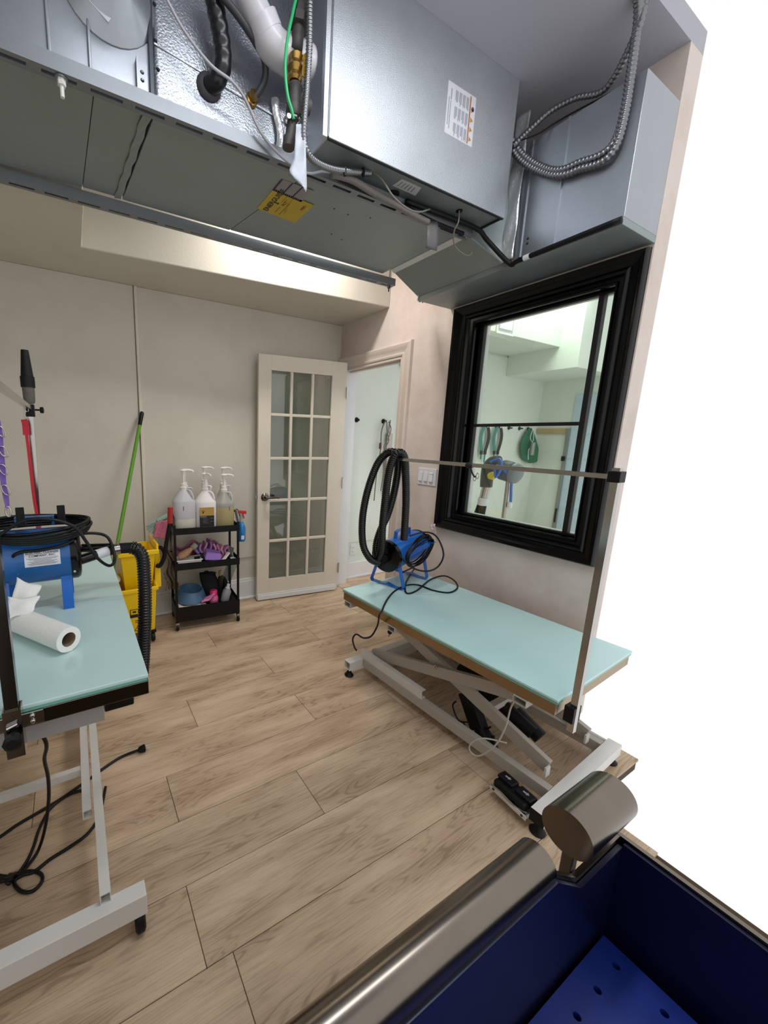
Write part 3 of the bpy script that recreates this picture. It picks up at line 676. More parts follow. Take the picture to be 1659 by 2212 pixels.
# yellow efficiency label under the body (reads along the seam)
e = [onz(*p, ZF - .001) for p in ((555, 448), (636, 480), (679, 442), (592, 405))]     # near-left, far...: corners in the photo
zl = ZF - .0045
def onlab(u, v): return V(e[0].x + (e[1].x - e[0].x) * u, 0, zl) * 0 + (e[0] * (1 - u) * (1 - v) + e[1] * u * (1 - v) + e[2] * u * v + e[3] * (1 - u) * v) * 1.0
def q2(u, v, dz=0): p = onlab(u, v); return V(p.x, p.y, zl - dz)
yl = obj('efficiency_label', MB().hexa([q2(0, 0), q2(1, 0), q2(1, 1), q2(0, 1), q2(0, 0, -.001), q2(1, 0, -.001), q2(1, 1, -.001), q2(0, 1, -.001)]), M_ylabel, fu)
xd = (q2(0, 1) - q2(0, 0)); yd = -(q2(1, 0) - q2(0, 0)); LV = xd.length; LU = (q2(1, 0) - q2(0, 0)).length
def ltext(s, u, v, size, m=M_ink, bold=0.0): return text('lettering', s, q2(u, v, .0006), size, xd, yd, m, yl, bold=bold)
ltext('ENERGUIDE', .24, .04, .033, bold=.0008)
ltext('96.2', .46, .50, .020)
obj('arrow_mark', MB().prism([q2(.22, .50, .0006), q2(.30, .50, .0006), q2(.30, .47, .0006), q2(.34, .52, .0006), q2(.30, .57, .0006), q2(.30, .54, .0006), q2(.22, .54, .0006)], (0, 0, .0003)), M_ink, yl)
mb = MB()
for (u0, u1, v0, v1) in ((.40, .41, .12, .42), (.40, .41, .62, .80), (.52, .53, .10, .70), (.35, .355, .60, .92), (.56, .565, .3, .5), (.60, .605, .2, .4), (.50, .505, .58, .95), (.82, .835, .62, .86), (.845, .86, .62, .8), (.87, .88, .66, .86), (.20, .21, .15, .35)):
    mb.prism([q2(u0, v0, .0006), q2(u1, v0, .0006), q2(u1, v1, .0006), q2(u0, v1, .0006)], (0, 0, .0003))
obj('print_lines', mb, mat('print_brown', '4d4420', .6), yl)
e2 = [onz(*p, ZF) for p in ((588, 408), (650, 434), (678, 410), (608, 384))]
def q3(u, v, dz=0): p = e2[0] * (1 - u) * (1 - v) + e2[1] * u * (1 - v) + e2[2] * u * v + e2[3] * (1 - u) * v; return V(p.x, p.y, zl - dz)
wl = obj('text_label', MB().hexa([q3(0, 0), q3(1, 0), q3(1, 1), q3(0, 1), q3(0, 0, -.001), q3(1, 0, -.001), q3(1, 1, -.001), q3(0, 1, -.001)]), mat('label_grey', '8b877e', .5), fu)
mb = MB()
for k in range(16):
    if k % 5 == 0: continue
    mb.prism([q3(k / 16 + .01, 0.04, .0005), q3(k / 16 + .03, 0.04, .0005), q3(k / 16 + .03, .95, .0005), q3(k / 16 + .01, .95, .0005)], (0, 0, .0003))
obj('print_lines', mb, M_ink2, wl)
mb = MB()
for k in (0, 5, 10): mb.prism([q3(k / 16, 0.0, .0005), q3(k / 16 + .045, 0.0, .0005), q3(k / 16 + .045, 1, .0005), q3(k / 16, 1, .0005)], (0, 0, .0003))
obj('print_bars', mb, mat('print_navy', '232650', .6), wl)
# rating label and grommets under the cabinet
e3 = [onz(*p, 2.409) for p in ((847, 402), (897, 424), (910, 407), (868, 388))]
zc_ = 2.4105
rl = obj('rating_label', MB().hexa([V(p.x, p.y, zc_) for p in e3] + [V(p.x, p.y, zc_ + .001) for p in e3]), mat('label_dim', 'b8b8b4', .5), fu)
mb = MB()
for k in range(5):
    u = .15 + k * .15; a_ = e3[0].lerp(e3[1], u); b_ = e3[3].lerp(e3[2], u); mb.beam(V(a_.x, a_.y, zc_ - .0004).lerp(V(b_.x, b_.y, zc_ - .0004), .2), V(a_.x, a_.y, zc_ - .0004).lerp(V(b_.x, b_.y, zc_ - .0004), .8), .005, .0004)
obj('print_lines', mb, M_ink2, rl)
for px, py, r_ in ((992, 456, .014), (848, 420, .028)):
    p = onz(px, py, 2.41); obj('grommet', MB().lathe((p.x, p.y, 2.412), (0, 0, -1), [(0, r_), (.004, r_), (.006, r_ * .7)], 18), M_rub, fu, smooth=40)
# transition from body to duct
tr = [V(1.735, FY0, 2.405), V(1.90, 1.36, 2.27), V(1.90, 1.36, 2.925), V(1.735, 1.36, 2.925), V(1.735, 1.36, 2.405)]
obj('transition', MB().hexa([(1.735, 1.455, 2.402), (1.898, 1.345, 2.262), (1.898, 1.885, 2.262), (1.735, 1.955, 2.402), (1.735, 1.455, 2.73), (1.898, 1.345, 2.73), (1.898, 1.885, 2.73), (1.735, 1.955, 2.73)]), M_galvd, fu, bevel=.002)
obj('seam_tape', MB().hexa([(1.735, 1.455, 2.4005), (1.755, 1.443, 2.3835), (1.755, 1.95, 2.3835), (1.735, 1.955, 2.4005), (1.735, 1.455, 2.404), (1.757, 1.443, 2.386), (1.757, 1.95, 2.386), (1.735, 1.955, 2.404)]), M_tape, fu)
# round collar and vent pipe, top left
cc = ony(236, -30, 1.44)
cf = obj('vent_collar', MB().lathe((cc.x, 1.455, cc.z), (.0, -1, 0), [(0, .128), (.004, .128), (.008, .122), (.05, .056), (.055, .050), (.20, .050)], 32), M_galv, fu, smooth=40)
p0 = ony(205, 5, 1.42)
obj('collar_label', MB().beam(V(cc.x - .070, 1.425, cc.z - .052), V(cc.x - .005, 1.425, cc.z - .092), .0012, .016, (1, 0, 1.6)), M_label, cf)
# strut rails
def strut(name_label, Y0, Y1, x0, x1, slot0, pitch, par=None):
    t = thing('strut_rail', name_label, 'strut', (x0, (Y0 + Y1) / 2, 2.364), group='slotted strut rails under the furnace')
    z0 = 2.364; z1 = 2.4035; w_ = Y1 - Y0
    mb = MB().box(x0, x1, Y0, Y0 + .0025, z0, z1).box(x0, x1, Y1 - .0025, Y1, z0, z1).box(x0, x1, Y0 + .0025, Y0 + .010, z1 - .003, z1).box(x0, x1, Y1 - .010, Y1 - .0025, z1 - .003, z1)
    ym = (Y0 + Y1) / 2; sw = .0065
    mb.box(x0, x1, Y0 + .0025, ym - sw, z0, z0 + .0025).box(x0, x1, ym + sw, Y1 - .0025, z0, z0 + .0025)
    k = slot0
    while k - pitch > x0: k -= pitch
    xs = x0
    while k < x1:
        mb.box(xs, k, ym - sw, ym + sw, z0, z0 + .0025); xs = min(x1, k + .085); k += pitch
    if xs < x1: mb.box(xs, x1, ym - sw, ym + sw, z0, z0 + .0025)
    obj('channel', mb, M_strut, t)
    return t
s1 = strut('near slotted metal rail carrying the furnace, with cables along it', 1.408, 1.449, -1.5, 1.74, .117, .119)
s2 = strut('far slotted metal rail carrying the furnace, nearest the soffit', 2.045, 2.086, -1.5, 1.858, .0936, .119)
# corner: the far rail ends proud with a threaded rod
obj('threaded_rod', MB().cyl((1.825, 2.066, 2.366), (1.825, 2.066, ZC), .004, n=8), M_iron, s2)
obj('hex_nut', MB().cyl((1.825, 2.066, 2.350), (1.825, 2.066, 2.363), .010, n=6).cyl((1.825, 2.066, 2.33), (1.825, 2.066, 2.35), .004, n=8), M_iron, s2)
obj('washer', MB().cyl((.045, 1.428, 2.360), (.045, 1.428, 2.3635), .016, n=16), M_strut, s1)
obj('threaded_rod', MB().cyl((.045, 1.428, 2.318), (.045, 1.428, 2.36), .0055, n=10).cyl((.045, 1.428, 2.345), (.045, 1.428, 2.36), .011, n=6), M_tframe, s1, label='white painted rod end')

# supply duct along the right wall
du = thing('supply_duct', 'galvanized duct running along right wall above black window', 'duct', (2.04, 1.4, 2.235))
obj('duct_body', MB().box(1.90, XR - .001, YE, 1.872, 2.262, 2.735), M_galv, du, bevel=.002)
obj('duct_bottom', MB().box(1.897, XR - .001, YE, 1.876, 2.236, 2.262), M_galvd, du, bevel=.002)
obj('seam_tape', MB().sheet(lambda u, v: V(1.889 + .0 * u - .004 * math.sin(v * 17 + u * 5) + .012 * (u - .5) * 0, 1.29 + .065 * u, 2.265 + .6 * v), 6, 40), M_tape, du, smooth=True, thick=.001)
obj('end_tape', MB().sheet(lambda u, v: V(1.89 + .05 * u, 1.879 + .002 * math.sin(9 * v), 2.235 + .06 * v + .004 * math.sin(12 * u)), 6, 6), M_tape, du, smooth=True, thick=.001)
for yy in (1.115,):
    obj('standing_seam', MB().box(1.892, 1.90, yy - .003, yy + .003, 2.262, 2.735), M_galv, du)
obj('standing_seam', MB().box(1.894, 1.90, 1.262, 1.270, 2.262, 2.735), M_galv, du)
for z in (2.31, 2.33): obj('screw', MB().lathe((1.90, 1.235, z), (-1, 0, 0), [(0, .006), (.004, .003)], 8), M_ink, du)
tag(obj('edge_pipe', MB().tube([(1.30, 1.40, 2.392), (1.55, 1.392, 2.395), (1.74, 1.385, 2.39), (1.80, 1.37, 2.35), (1.885, 1.30, 2.245), (1.884, 1.26, 2.243), (1.884, 1.1, 2.246), (1.884, YE, 2.25)], .0105, 10, 5), M_rub, smooth=True), 'black pipe running down from furnace and along the duct edge', 'pipe')
tag(obj('tape_band', MB().cyl((1.884, 1.205, 2.2445), (1.884, 1.232, 2.244), .0118, n=14), M_label), 'white tape band wrapped on black pipe under the duct', 'tape')

# pipes, hoses and cables at the furnace
def pq(x, y, Y): return ony(x, y, Y)
t = thing('insulated_pipe', 'thick black taped insulated pipe entering the foil panel', 'pipe', (.48, 1.40, 2.5))
obj('sleeve', MB().tube([pq(455, -40, 1.36), pq(462, 0, 1.37), pq(474, 60, 1.38), pq(481, 110, 1.39), pq(480, 150, 1.40), pq(466, 178, 1.42), pq(450, 188, 1.448)], .0265, 14, 6, ridge=.05, pitch=.03), mat('black_tape_wrap', '15151a', .3, spec=.5), t, smooth=True)
obj('putty_collar', MB().lathe(pq(451, 189, 1.449), (0, -1, 0), [(0, .042), (.006, .040), (.016, .029)], 16), mat('grey_putty', '3f3d42', .7), t, smooth=True)
t = thing('drain_hose', 'dark rubber hose curving down into a brass fitting', 'hose', (.62, 1.40, 2.5))
obj('hose', MB().tube([pq(470, -20, 1.33), pq(510, 28, 1.34), pq(548, 85, 1.36), pq(571, 130, 1.38), pq(572, 170, 1.40), pq(558, 200, 1.42), pq(544, 217, 1.435)], .0110, 10), mat('dark_rubber_hose', '37373c', .45), t, smooth=True)
obj('brass_fitting', MB().lathe(pq(541, 220, 1.449), (.1, -1, .2), [(0, .022), (.012, .022), (.014, .016), (.03, .017)], 8), M_brass, t, smooth=30)
tag(obj('white_cable', MB().tube([pq(345, -30, 1.36), pq(362, 2, 1.36), pq(400, 70, 1.37), pq(455, 140, 1.37), pq(500, 175, 1.37), pq(530, 215, 1.38), pq(560, 280, 1.385), pq(590, 320, 1.39), pq(625, 352, 1.39), pq(665, 374, 1.385), pq(700, 370, 1.38), pq(740, 378, 1.37)], .0044, 8), mat('cable_white', 'a9a9b0', .5), smooth=True), 'thin white cable drooping across the foil panel and rail', 'cable')
t = thing('pvc_pipe', 'white plastic vent pipe with elbow entering the cabinet side', 'pipe', (.66, 1.36, 2.65))
e0, e1, e2_, e3_ = pq(530, -25, 1.34), pq(574, 68, 1.345), pq(600, 105, 1.35), pq(672, 140, 1.36)
obj('pipe', MB().tube([pq(528, -40, 1.335), e0, pq(553, 25, 1.343), e1], .042, 20, 4), M_pvc, t, smooth=True)
obj('coupling', MB().tube([pq(566, 45, 1.344), pq(580, 80, 1.345)], .049, 20, spline=False), M_pvc, t, smooth=40)
obj('elbow', MB().tube([pq(576, 72, 1.345), pq(585, 92, 1.346), pq(602, 110, 1.348), pq(622, 122, 1.35)], .048, 20, 5), M_pvc, t, smooth=True)
obj('coupling', MB().tube([pq(618, 118, 1.35), pq(640, 130, 1.355), pq(665, 142, 1.36)], .052, 20, 4), M_pvc, t, smooth=True)
t = thing('gas_pipe', 'dusty iron gas pipe with brass valve, beside the white plastic pipe', 'pipe', (.74, 1.33, 2.45))
g = lambda x, y: pq(x, y, 1.305)
obj('upper_pipe', MB().tube([g(651, -40), g(648, 20), g(640, 110)], .0195, 14, 3), M_iron, t, smooth=True)
obj('union', MB().lathe(g(649, 20), g(644, 62) - g(649, 20), [(0, .026), (.45, .027), (.55, .033), (1, .033)], 8, True, True), M_iron, t)
obj('valve_body', MB().lathe(g(640, 118), g(636, 178) - g(640, 118), [(0, .018), (.1, .024), (.3, .019), (.5, .026), (.7, .019), (.9, .024), (1, .018)], 12, True, True), M_brass, t, smooth=30)
vl = obj('valve_lever', MB().beam(g(646, 138) + V(0.012, -.024, 0), g(642, 177) + V(0.012, -.024, 0), .005, .020, (1, 0, 0)), mat('yellow_lever', 'b89030', .45), t, bevel=.001)
obj('lever_eye', MB().lathe(g(646, 139) + V(0.012, -.022, 0), (0, -1, 0), [(0, .014), (.006, .014)], 14), mat('yellow_lever', ''), t, smooth=40)
obj('tee', MB().lathe(g(637, 185), g(634, 255) - g(637, 185), [(0, .022), (.1, .027), (.2, .021), (.6, .023), (.85, .027), (1, .022)], 14, True, True).cyl(g(637, 222), g(655, 228) + V(.02, 0, 0), .020, .024, 12), M_iron, t, smooth=40)
obj('drip_leg', MB().tube([g(633, 250), g(628, 285), g(624, 312)], .0165, 12, 3), M_iron, t, smooth=True)
obj('pipe_cap', MB().cyl(g(625, 298), g(623, 320), .020, n=14), M_iron, t, smooth=40)
obj('ground_clamp', MB().tube([g(631, 262) + V(.026 * math.cos(k), .026 * math.sin(k), 0) for k in [i * pi / 4 for i in range(8)]], .004, 6, 3, True).cyl(g(616, 262) + V(0, -.016, 0), g(616, 262) + V(0, -.026, 0), .007, n=10).cyl(g(640, 262) + V(0, -.016, 0), g(640, 262) + V(0, -.026, 0), .007, n=10), M_chrome, t, smooth=40)
tag(obj('ground_wire', MB().tube([pq(648, -40, 1.285), pq(633, 25, 1.28), pq(620, 90, 1.28), pq(616, 150, 1.28), pq(621, 205, 1.28), pq(630, 238, 1.28), pq(634, 258, 1.283)], .005, 8), mat('green_wire', '2fae6a', .4), smooth=True), 'green ground wire running down the gas pipe', 'wire')
t = thing('armored_conduit', 'flexible metal conduit curving down cabinet side and under it', 'conduit', (.8, 1.26, 2.4))
k = lambda x, y, Y: ony(x, y, Y)
obj('conduit', MB().tube([k(672, -40, 1.262), k(669, 10, 1.262), k(668, 100, 1.262), k(662, 200, 1.262), k(656, 290, 1.262), k(664, 330, 1.268), k(685, 352, 1.29), k(720, 366, 1.32), k(760, 371, 1.345), k(800, 374, 1.36)], .0095, 10, 8, ridge=.14, pitch=.0095), mat('conduit_steel', '85868a', .35, .9), t, smooth=True)
obj('cable_tie', MB().cyl(k(745, 362, 1.33), k(745, 380, 1.33), .006, n=6), M_rub, t)
obj('cable_tie', MB().cyl(k(785, 362, 1.345), k(785, 382, 1.345), .006, n=6), M_rub, t)
tag(obj('drain_tube', MB().tube([k(715, 375, 1.375), k(760, 388, 1.375), k(800, 412, 1.375), k(850, 440, 1.378), k(900, 468, 1.38), k(925, 480, 1.385)], .0125, 10), mat('grey_drain', '6f6a66', .5), smooth=True), 'grey drain tube strapped along the near strut rail', 'tube')
tag(obj('black_cable_bundle', MB().tube([k(735, 385, 1.398), k(800, 418, 1.398), k(860, 440, 1.398), k(920, 472, 1.40), k(960, 490, 1.40), k(1000, 505, 1.40)], .009, 10), M_rub, smooth=True), 'black cable bundle lying along the near strut rail', 'cable')
tag(obj('grey_cable', MB().tube([k(805, 372, 1.36), k(825, 388, 1.34), k(850, 425, 1.33), k(880, 450, 1.33), k(905, 458, 1.34), k(928, 452, 1.36)], .0034, 8), M_gc, smooth=True), 'thin grey cable looping under the cabinet by rating label', 'cable')
tag(obj('thin_grey_wire', MB().tube([k(992, 455, 1.34), k(990, 480, 1.34), k(981, 500, 1.36), k(982, 530, 1.39), k(1000, 548, 1.392), k(1014, 552, 1.395), k(1020, 545, 1.40)], .0028, 8), M_gc, smooth=True), 'thin grey wire hanging from a grommet near the rail end', 'wire')
tag(obj('hanging_tape_end', MB().sheet(lambda u, v: k(921 + 24 * u + 2 * math.sin(v * 4), 478 + 58 * v + 6 * u * v, 1.392 - .02 * math.sin(v * 3)), 4, 8), mat('grey_tape', '6b6668', .45), smooth=True, thick=.0015), 'dull grey tape end hanging from near rail under cabinet', 'tape')
tg = tag(obj('paper_tag', MB().sheet(lambda u, v: k(640 + 19 * u + (v * 12) * (1 - u) * -1.0 + v * 4 - (26 * (1 - u) * max(0, v - .55) * 2 * (1 if v < .9 else .6)) + (0 if v < .75 else (v - .75) * 60 * (1 - u) * 2.6), 268 + v * (148 - 22 * abs(u - .6)), 1.25 + .012 * math.sin(4 * v + 2 * u)), 6, 18), mat('crumpled_tag', 'b7bcc6', .5, var=.18, vs=40), smooth=True, thick=.001), 'crumpled pale tag hanging below the gas pipe clamp', 'tag')
# conduits at the upper right
for i, (lab, pts, r_) in enumerate((
        ('upper flexible metal conduit rising to ceiling right of furnace', [(1108, 316, 1.80), (1150, 275, 1.86), (1190, 240, 1.90), (1244, 212, 1.92), (1310, 190, 1.93)], .011),
        ('lower drooping flexible metal conduit in front of wall duct', [(1100, 292, 1.80), (1125, 330, 1.84), (1160, 356, 1.865), (1200, 368, 1.87), (1244, 354, 1.875), (1330, 300, 1.875)], .0125),
        ('second drooping metal conduit just under the first one', [(1098, 308, 1.80), (1122, 344, 1.84), (1160, 368, 1.862), (1200, 379, 1.866), (1244, 368, 1.87), (1330, 316, 1.87)], .0125))):
    t = tag(obj('flexible_conduit', MB().tube([onx(a_, b_, c_) for a_, b_, c_ in pts] + [V(1.86, .90, 2.85), V(1.85 - .03 * i, .885, ZC - .001)], r_, 10, 10, ridge=.16, pitch=.014), mat('conduit_steel', '85868a', .35, .9), smooth=True), lab, 'conduit', 'flexible conduits right of the furnace')
tag(obj('black_ceiling_wire', MB().tube([onx(1108, 308, 1.80), onx(1160, 290, 1.86), onx(1200, 265, 1.9), onx(1244, 240, 1.92), onx(1320, 200, 1.94)], .0035, 6), M_rub, smooth=True), 'thin black wire between conduits right of the furnace', 'wire')

# ------------------------------------------------------------------ right grooming table
def grooming_right():
    A, Bn = V(1.377, 1.795, 0), V(1.44, .614, 0)
    u = (Bn - A).normalized(); LEN = 1.183; v = V(-u.y, u.x, 0)      # v points to the wall
    if v.x < 0: v = -v
    WD = .665
    T_ = lambda a, b, z: A + u * a + v * b + V(0, 0, z)
    t = thing('grooming_table', 'low grooming table with teal glass top along right wall', 'table', tuple(T_(LEN / 2, WD / 2, 0)))
    def bx(a0, a1, b0, b1, z0, z1): return MB().hexa([T_(a0, b0, z0), T_(a1, b0, z0), T_(a1, b1, z0), T_(a0, b1, z0), T_(a0, b0, z1), T_(a1, b0, z1), T_(a1, b1, z1), T_(a0, b1, z1)])
    obj('tabletop', bx(.0, LEN, .0, WD, .512, .522), M_tealr, t, bevel=.002)
    obj('glass_edge', bx(.002, LEN - .002, .002, WD - .002, .502, .512), M_tealedge, t)
    obj('rim', bx(.006, LEN - .006, .006, .024, .455, .502), M_rimsteel, t, bevel=.002)
    obj('rim', bx(.006, LEN - .006, WD - .024, WD - .006, .455, .502), M_rimsteel, t, bevel=.002)
    obj('rim', bx(.006, .024, .024, WD - .024, .455, .502), M_rimsteel, t, bevel=.002)
    obj('rim', bx(LEN - .024, LEN - .006, .024, WD - .024, .455, .502), M_rimsteel, t, bevel=.002)
    obj('underside_board', bx(.024, LEN - .024, .024, WD - .024, .485, .502), M_tframe2, t)
    for a in (.05, .40, 1.06):
        obj('cross_tube', MB().hollow(T_(a, -.001, .440), T_(a, WD - .02, .440), .05, .030), M_tframe2, t)
    for b in (.12, WD - .12):
        obj('upper_rail', MB().beam(T_(.03, b, .418), T_(LEN - .06, b, .418), .03, .025), M_tframe2, t)
    # base frame
    zr = .072
    r1, r2 = .10, .56
    obj('base_crossbar', MB().hollow(T_(.10, -.02, zr), T_(.10, .62, zr), .05, .05), M_tframe, t)
    obj('base_crossbar', MB().hollow(T_(LEN + .015, -.05, zr), T_(LEN + .015, .62, zr), .05, .05), M_tframe, t)
    for b in (r1, r2):
        obj('base_rail', MB().beam(T_(.13, b, zr), T_(LEN - .012, b, zr), .035, .05), M_tframe2, t, bevel=.002)
    for b, s in ((r1, 1), (r2, -1)):
        mb = MB()
        for (b0, b1, z0, z1) in ((b - .014, b - .010, .098, .145), (b - .010, b + .016, .141, .145), (b - .010, b + .016, .098, .102)):
            q_ = bx(.10, .56, b0, b1, z0, z1).b; me_ = bpy.data.meshes.new('x'); q_.to_mesh(me_); mb.b.from_mesh(me_); bpy.data.meshes.remove(me_)
        obj('guide_channel', mb, M_tframe, t)
    obj('end_cap', bx(LEN - .010, LEN + .040, -.053, -.050, .047, .097), M_rub, t)
    for (a, b) in ((.10, 0.0), (.10, .60), (LEN + .015, -.03), (LEN + .015, .60)):
        p = T_(a, b, 0)
        obj('foot', MB().lathe(p, (0, 0, 1), [(0, .026), (.006, .028), (.014, .02), (.03, .012), (.046, .012)], 16), M_rub, t, smooth=40)
    # scissor arms
    for b in (.148, .50):
        bb = b
        obj('scissor_arm', MB().beam(T_(.15, bb, .130), T_(LEN - .06, bb, .412), .025, .058), M_tframe2, t, bevel=.002)
        obj('scissor_arm', MB().beam(T_(.17, bb + .028, .412), T_(LEN - .06, bb + .028, .120), .025, .058), M_tframe2, t, bevel=.002)
        p = T_(LEN / 2, bb - .014, .285)
        obj('pivot_bolt', MB().lathe(p, -v, [(0, .011), (.004, .011), (.006, .006), (.012, .006)], 10), M_chrome, t, smooth=30)
        obj('pivot_lug', MB().beam(T_(LEN - .055, bb + .01, .088), T_(LEN - .055, bb + .01, .13), .008, .03), M_tframe, t)
    obj('arm_crossbar', MB().beam(T_(.86, .17, .21), T_(.86, .52, .21), .03, .03), M_tframe2, t)
    obj('arm_crossbar', MB().beam(T_(.27, .17, .16), T_(.27, .50, .16), .025, .025), M_tframe2, t)
    obj('arm_crossbar', MB().beam(T_(.40, .19, .36), T_(.40, .52, .36), .06, .02), M_tframe2, t)
    # linear actuator
    M1 = T_(.42, .30, .33); M2 = T_(1.0, .30, .13)
    obj('actuator_tube', MB().cyl(M1, M1.lerp(M2, .5), .016, n=12), M_steel, t, smooth=40)
    obj('actuator_motor', MB().cyl(M1.lerp(M2, .35), M2, .032, n=14), M_rub, t, smooth=40)
    obj('control_box', MB().beam(onx(1008, 1495, 1.64), onx(1036, 1575, 1.62), .075, .05, (1, 0, 0)), M_rub, t, bevel=.006)
    obj('gear_motor', MB().lathe(onx(1036, 1570, 1.62), onx(1068, 1632, 1.60) - onx(1036, 1570, 1.62), [(0, .030), (.3, .036), (.8, .034), (1, .018)], 14, True, True), M_rub, t, smooth=40)
    obj('cable_gland', MB().cyl(onx(1040, 1490, 1.70), onx(1062, 1515, 1.70), .02, n=12), M_rub, t, smooth=40)
    obj('motor_can', MB().cyl(T_(.70, .34, .27), T_(.86, .34, .20), .035, n=14), M_rub, t, smooth=40)
    obj('motor_can', MB().cyl(T_(.90, .33, .16), T_(1.02, .33, .11), .034, n=14), M_rub, t, smooth=40)
    pp = lambda x, y, X: onx(x, y, X)
    mb = MB()
    mb.tube([pp(985, 1515, 1.58), pp(978, 1525, 1.58), pp(990, 1555, 1.58), pp(1010, 1560, 1.6)], .004, 6)
    mb.tube([pp(978, 1575, 1.58), pp(1000, 1560, 1.6), pp(1010, 1585, 1.6), pp(1040, 1580, 1.62), pp(1060, 1570, 1.62)], .004, 6)
    mb.tube([pp(1065, 1590, 1.60), pp(1070, 1630, 1.60), pp(1075, 1650, 1.58)], .008, 6)
    obj('motor_cable', mb, M_rub, t, smooth=True)
    obj('pedal_cable', MB().tube([pp(1165, 1508, 1.50), pp(1125, 1503, 1.49), pp(1105, 1525, 1.48), pp(1092, 1570, 1.47), pp(1070, 1610, 1.46), pp(1035, 1633, 1.44), pp(1015, 1622, 1.43), pp(1018, 1605, 1.43), pp(1045, 1595, 1.45), pp(1095, 1605, 1.50)], .0033, 8), mat('cable_cream', 'b9b3a8', .5), t, smooth=True)
    # grooming arm post clamped at the near end
    return t, T_, LEN
gtr, TR, LENR = grooming_right()
# foot pedal on its bracket
fp = thing('foot_pedal', 'black double foot pedal with arrow marks beside table base', 'pedal', (1.42, .72, 0))
pA, pB = V(1.388, .775, 0), V(1.375, .625, 0)
obj('bracket', MB().beam(pA + V(0, 0, .048), pB + V(0, 0, .048), .003, .018).beam(pA + V(.045, 0, .040), pB + V(.045, 0, .040), .09, .003), M_tframe, fp)
obj('pedal_housing', MB().beam(pA + V(.045, -.005, .062), pB + V(.045, .008, .062), .075, .04), M_rub, fp, bevel=.012, seg=3)
for s in (0, 1):
    a_ = pA.lerp(pB, .03 + s * .5); b_ = pA.lerp(pB, .46 + s * .5)
    r_ = obj('rocker', MB().beam(a_ + V(.055, 0, .087), b_ + V(.055, 0, .087), .045, .014), M_rub, fp, bevel=.005)
    c_ = (a_ + b_) / 2 + V(.055, 0, .0945)
    obj('arrow_mark', MB().prism([c_ + V(.004, .012, 0), c_ + V(.004, -.002, 0), c_ + V(.009, -.002, 0), c_ + V(0, -.012 if s == 0 else -.012, 0), c_ + V(-.009, -.002, 0), c_ + V(-.004, -.002, 0), c_ + V(-.004, .012, 0)], (0, 0, .0005)), mat('print_dim_white', '8b8f96', .6), r_)
for s in (.1, .9):
    obj('screw', MB().lathe(pA.lerp(pB, s) + V(-.002, 0, .048), (-1, 0, 0), [(0, .005), (.003, .003)], 8), M_ink, fp)
obj('bracket_cable', MB().tube([V(1.384, .77, .062), V(1.378, .73, .068), V(1.378, .69, .060), V(1.382, .66, .056), V(1.39, .63, .06)], .003, 6), M_gc, fp, smooth=True)
tag(obj('wall_pipe', MB().tube([(2.05, 2.05, .07), (2.05, .62, .07)], .017, 14, spline=False).cyl((2.05, 1.62, .07), (2.05, 1.66, .07), .021, n=14).box(2.035, 2.065, .66, .70, 0, .06).box(2.035, 2.065, 1.94, 1.98, 0, .06), mat('white_pipe', 'd2cdc6', .35), smooth=40), 'white pipe running along the floor behind the right table', 'pipe')
# grooming arm over the right table
ga = thing('tether_stand', 'steel arm bar reaching over the right table, hose hung on it', 'grooming arm', (1.5, .60, .53))
obj('arm_bar', MB().beam((1.50, .59, 1.312), (1.50, 1.535, 1.312), .015, .016), M_chrome, ga, bevel=.001)
obj('post', MB().beam((1.50, .585, .40), (1.50, .585, 1.34), .022, .022, (1, 0, 0)), M_chrome, ga, bevel=.001)
obj('clamp', MB().box(1.475, 1.525, .575, .607, .44, .50), M_rub, ga, bevel=.002)
obj('corner_joint', MB().box(1.480, 1.520, .568, .602, 1.295, 1.33), M_rub, ga, bevel=.002)
pc = onx(1015, 1003, 1.5)
lp = thing('tether_clip', 'black tether clip with snap hooks hanging on steel arm', 'clip', (1.5, pc.y, 1.30))
obj('knot', MB().sphere((1.5, pc.y, 1.311), .014, 1.1, 1.5, 1, 12), M_bl, lp, smooth=True)
obj('strap', MB().tube([(1.492, pc.y - .012, 1.302), (1.492, pc.y - .022, 1.28), (1.493, pc.y - .034, 1.265), (1.493, pc.y - .040, 1.268)], .0035, 8), M_bl, lp, smooth=True)
obj('snap_hook', MB().tube([(1.493, pc.y - .036 + .006 * math.cos(a_), 1.258 + .010 * math.sin(a_)) for a_ in [i * pi / 4 for i in range(8)]], .0018, 6, 3, True), M_chrome, lp, smooth=True)
obj('snap_hook', MB().tube([(1.490, pc.y - .050 + .006 * math.cos(a_), 1.270 + .012 * math.sin(a_)) for a_ in [i * pi / 4 for i in range(8)]], .0018, 6, 3, True), M_chrome, lp, smooth=True)

# ------------------------------------------------------------------ right dryer on the table
zt_ = .522
P0, P1 = V(1.652, 1.722, .715), V(1.985, 1.806, .735)
ax = (P1 - P0).normalized(); nr = V(ax.y, -ax.x, 0)           # nr points towards the camera side
rd = thing('force_dryer', 'blue cylinder pet dryer with black end on the right table', 'dryer', ((P0.x + P1.x) / 2, (P0.y + P1.y) / 2, zt_))
obj('body', MB().lathe(P0, ax, [(0, .092), (.33, .092)], 32), M_blue2, rd, smooth=40)
obj('front_cap', MB().lathe(P0 - ax * .03, ax, [(0, .088), (.004, .098), (.03, .099), (.034, .094)], 36), M_black, rd, smooth=40)
obj('rear_cap', MB().lathe(P0 + ax * .33, ax, [(0, .094), (.02, .094), (.03, .08)], 32), M_black, rd, smooth=40)
nz0 = P0 - ax * .03 + V(0, 0, -.012) - nr * .0
obj('nozzle', MB().cyl(nz0, nz0 - ax * .055 - V(0, 0, .004), .026, .026, 18), M_rub, rd, smooth=40)
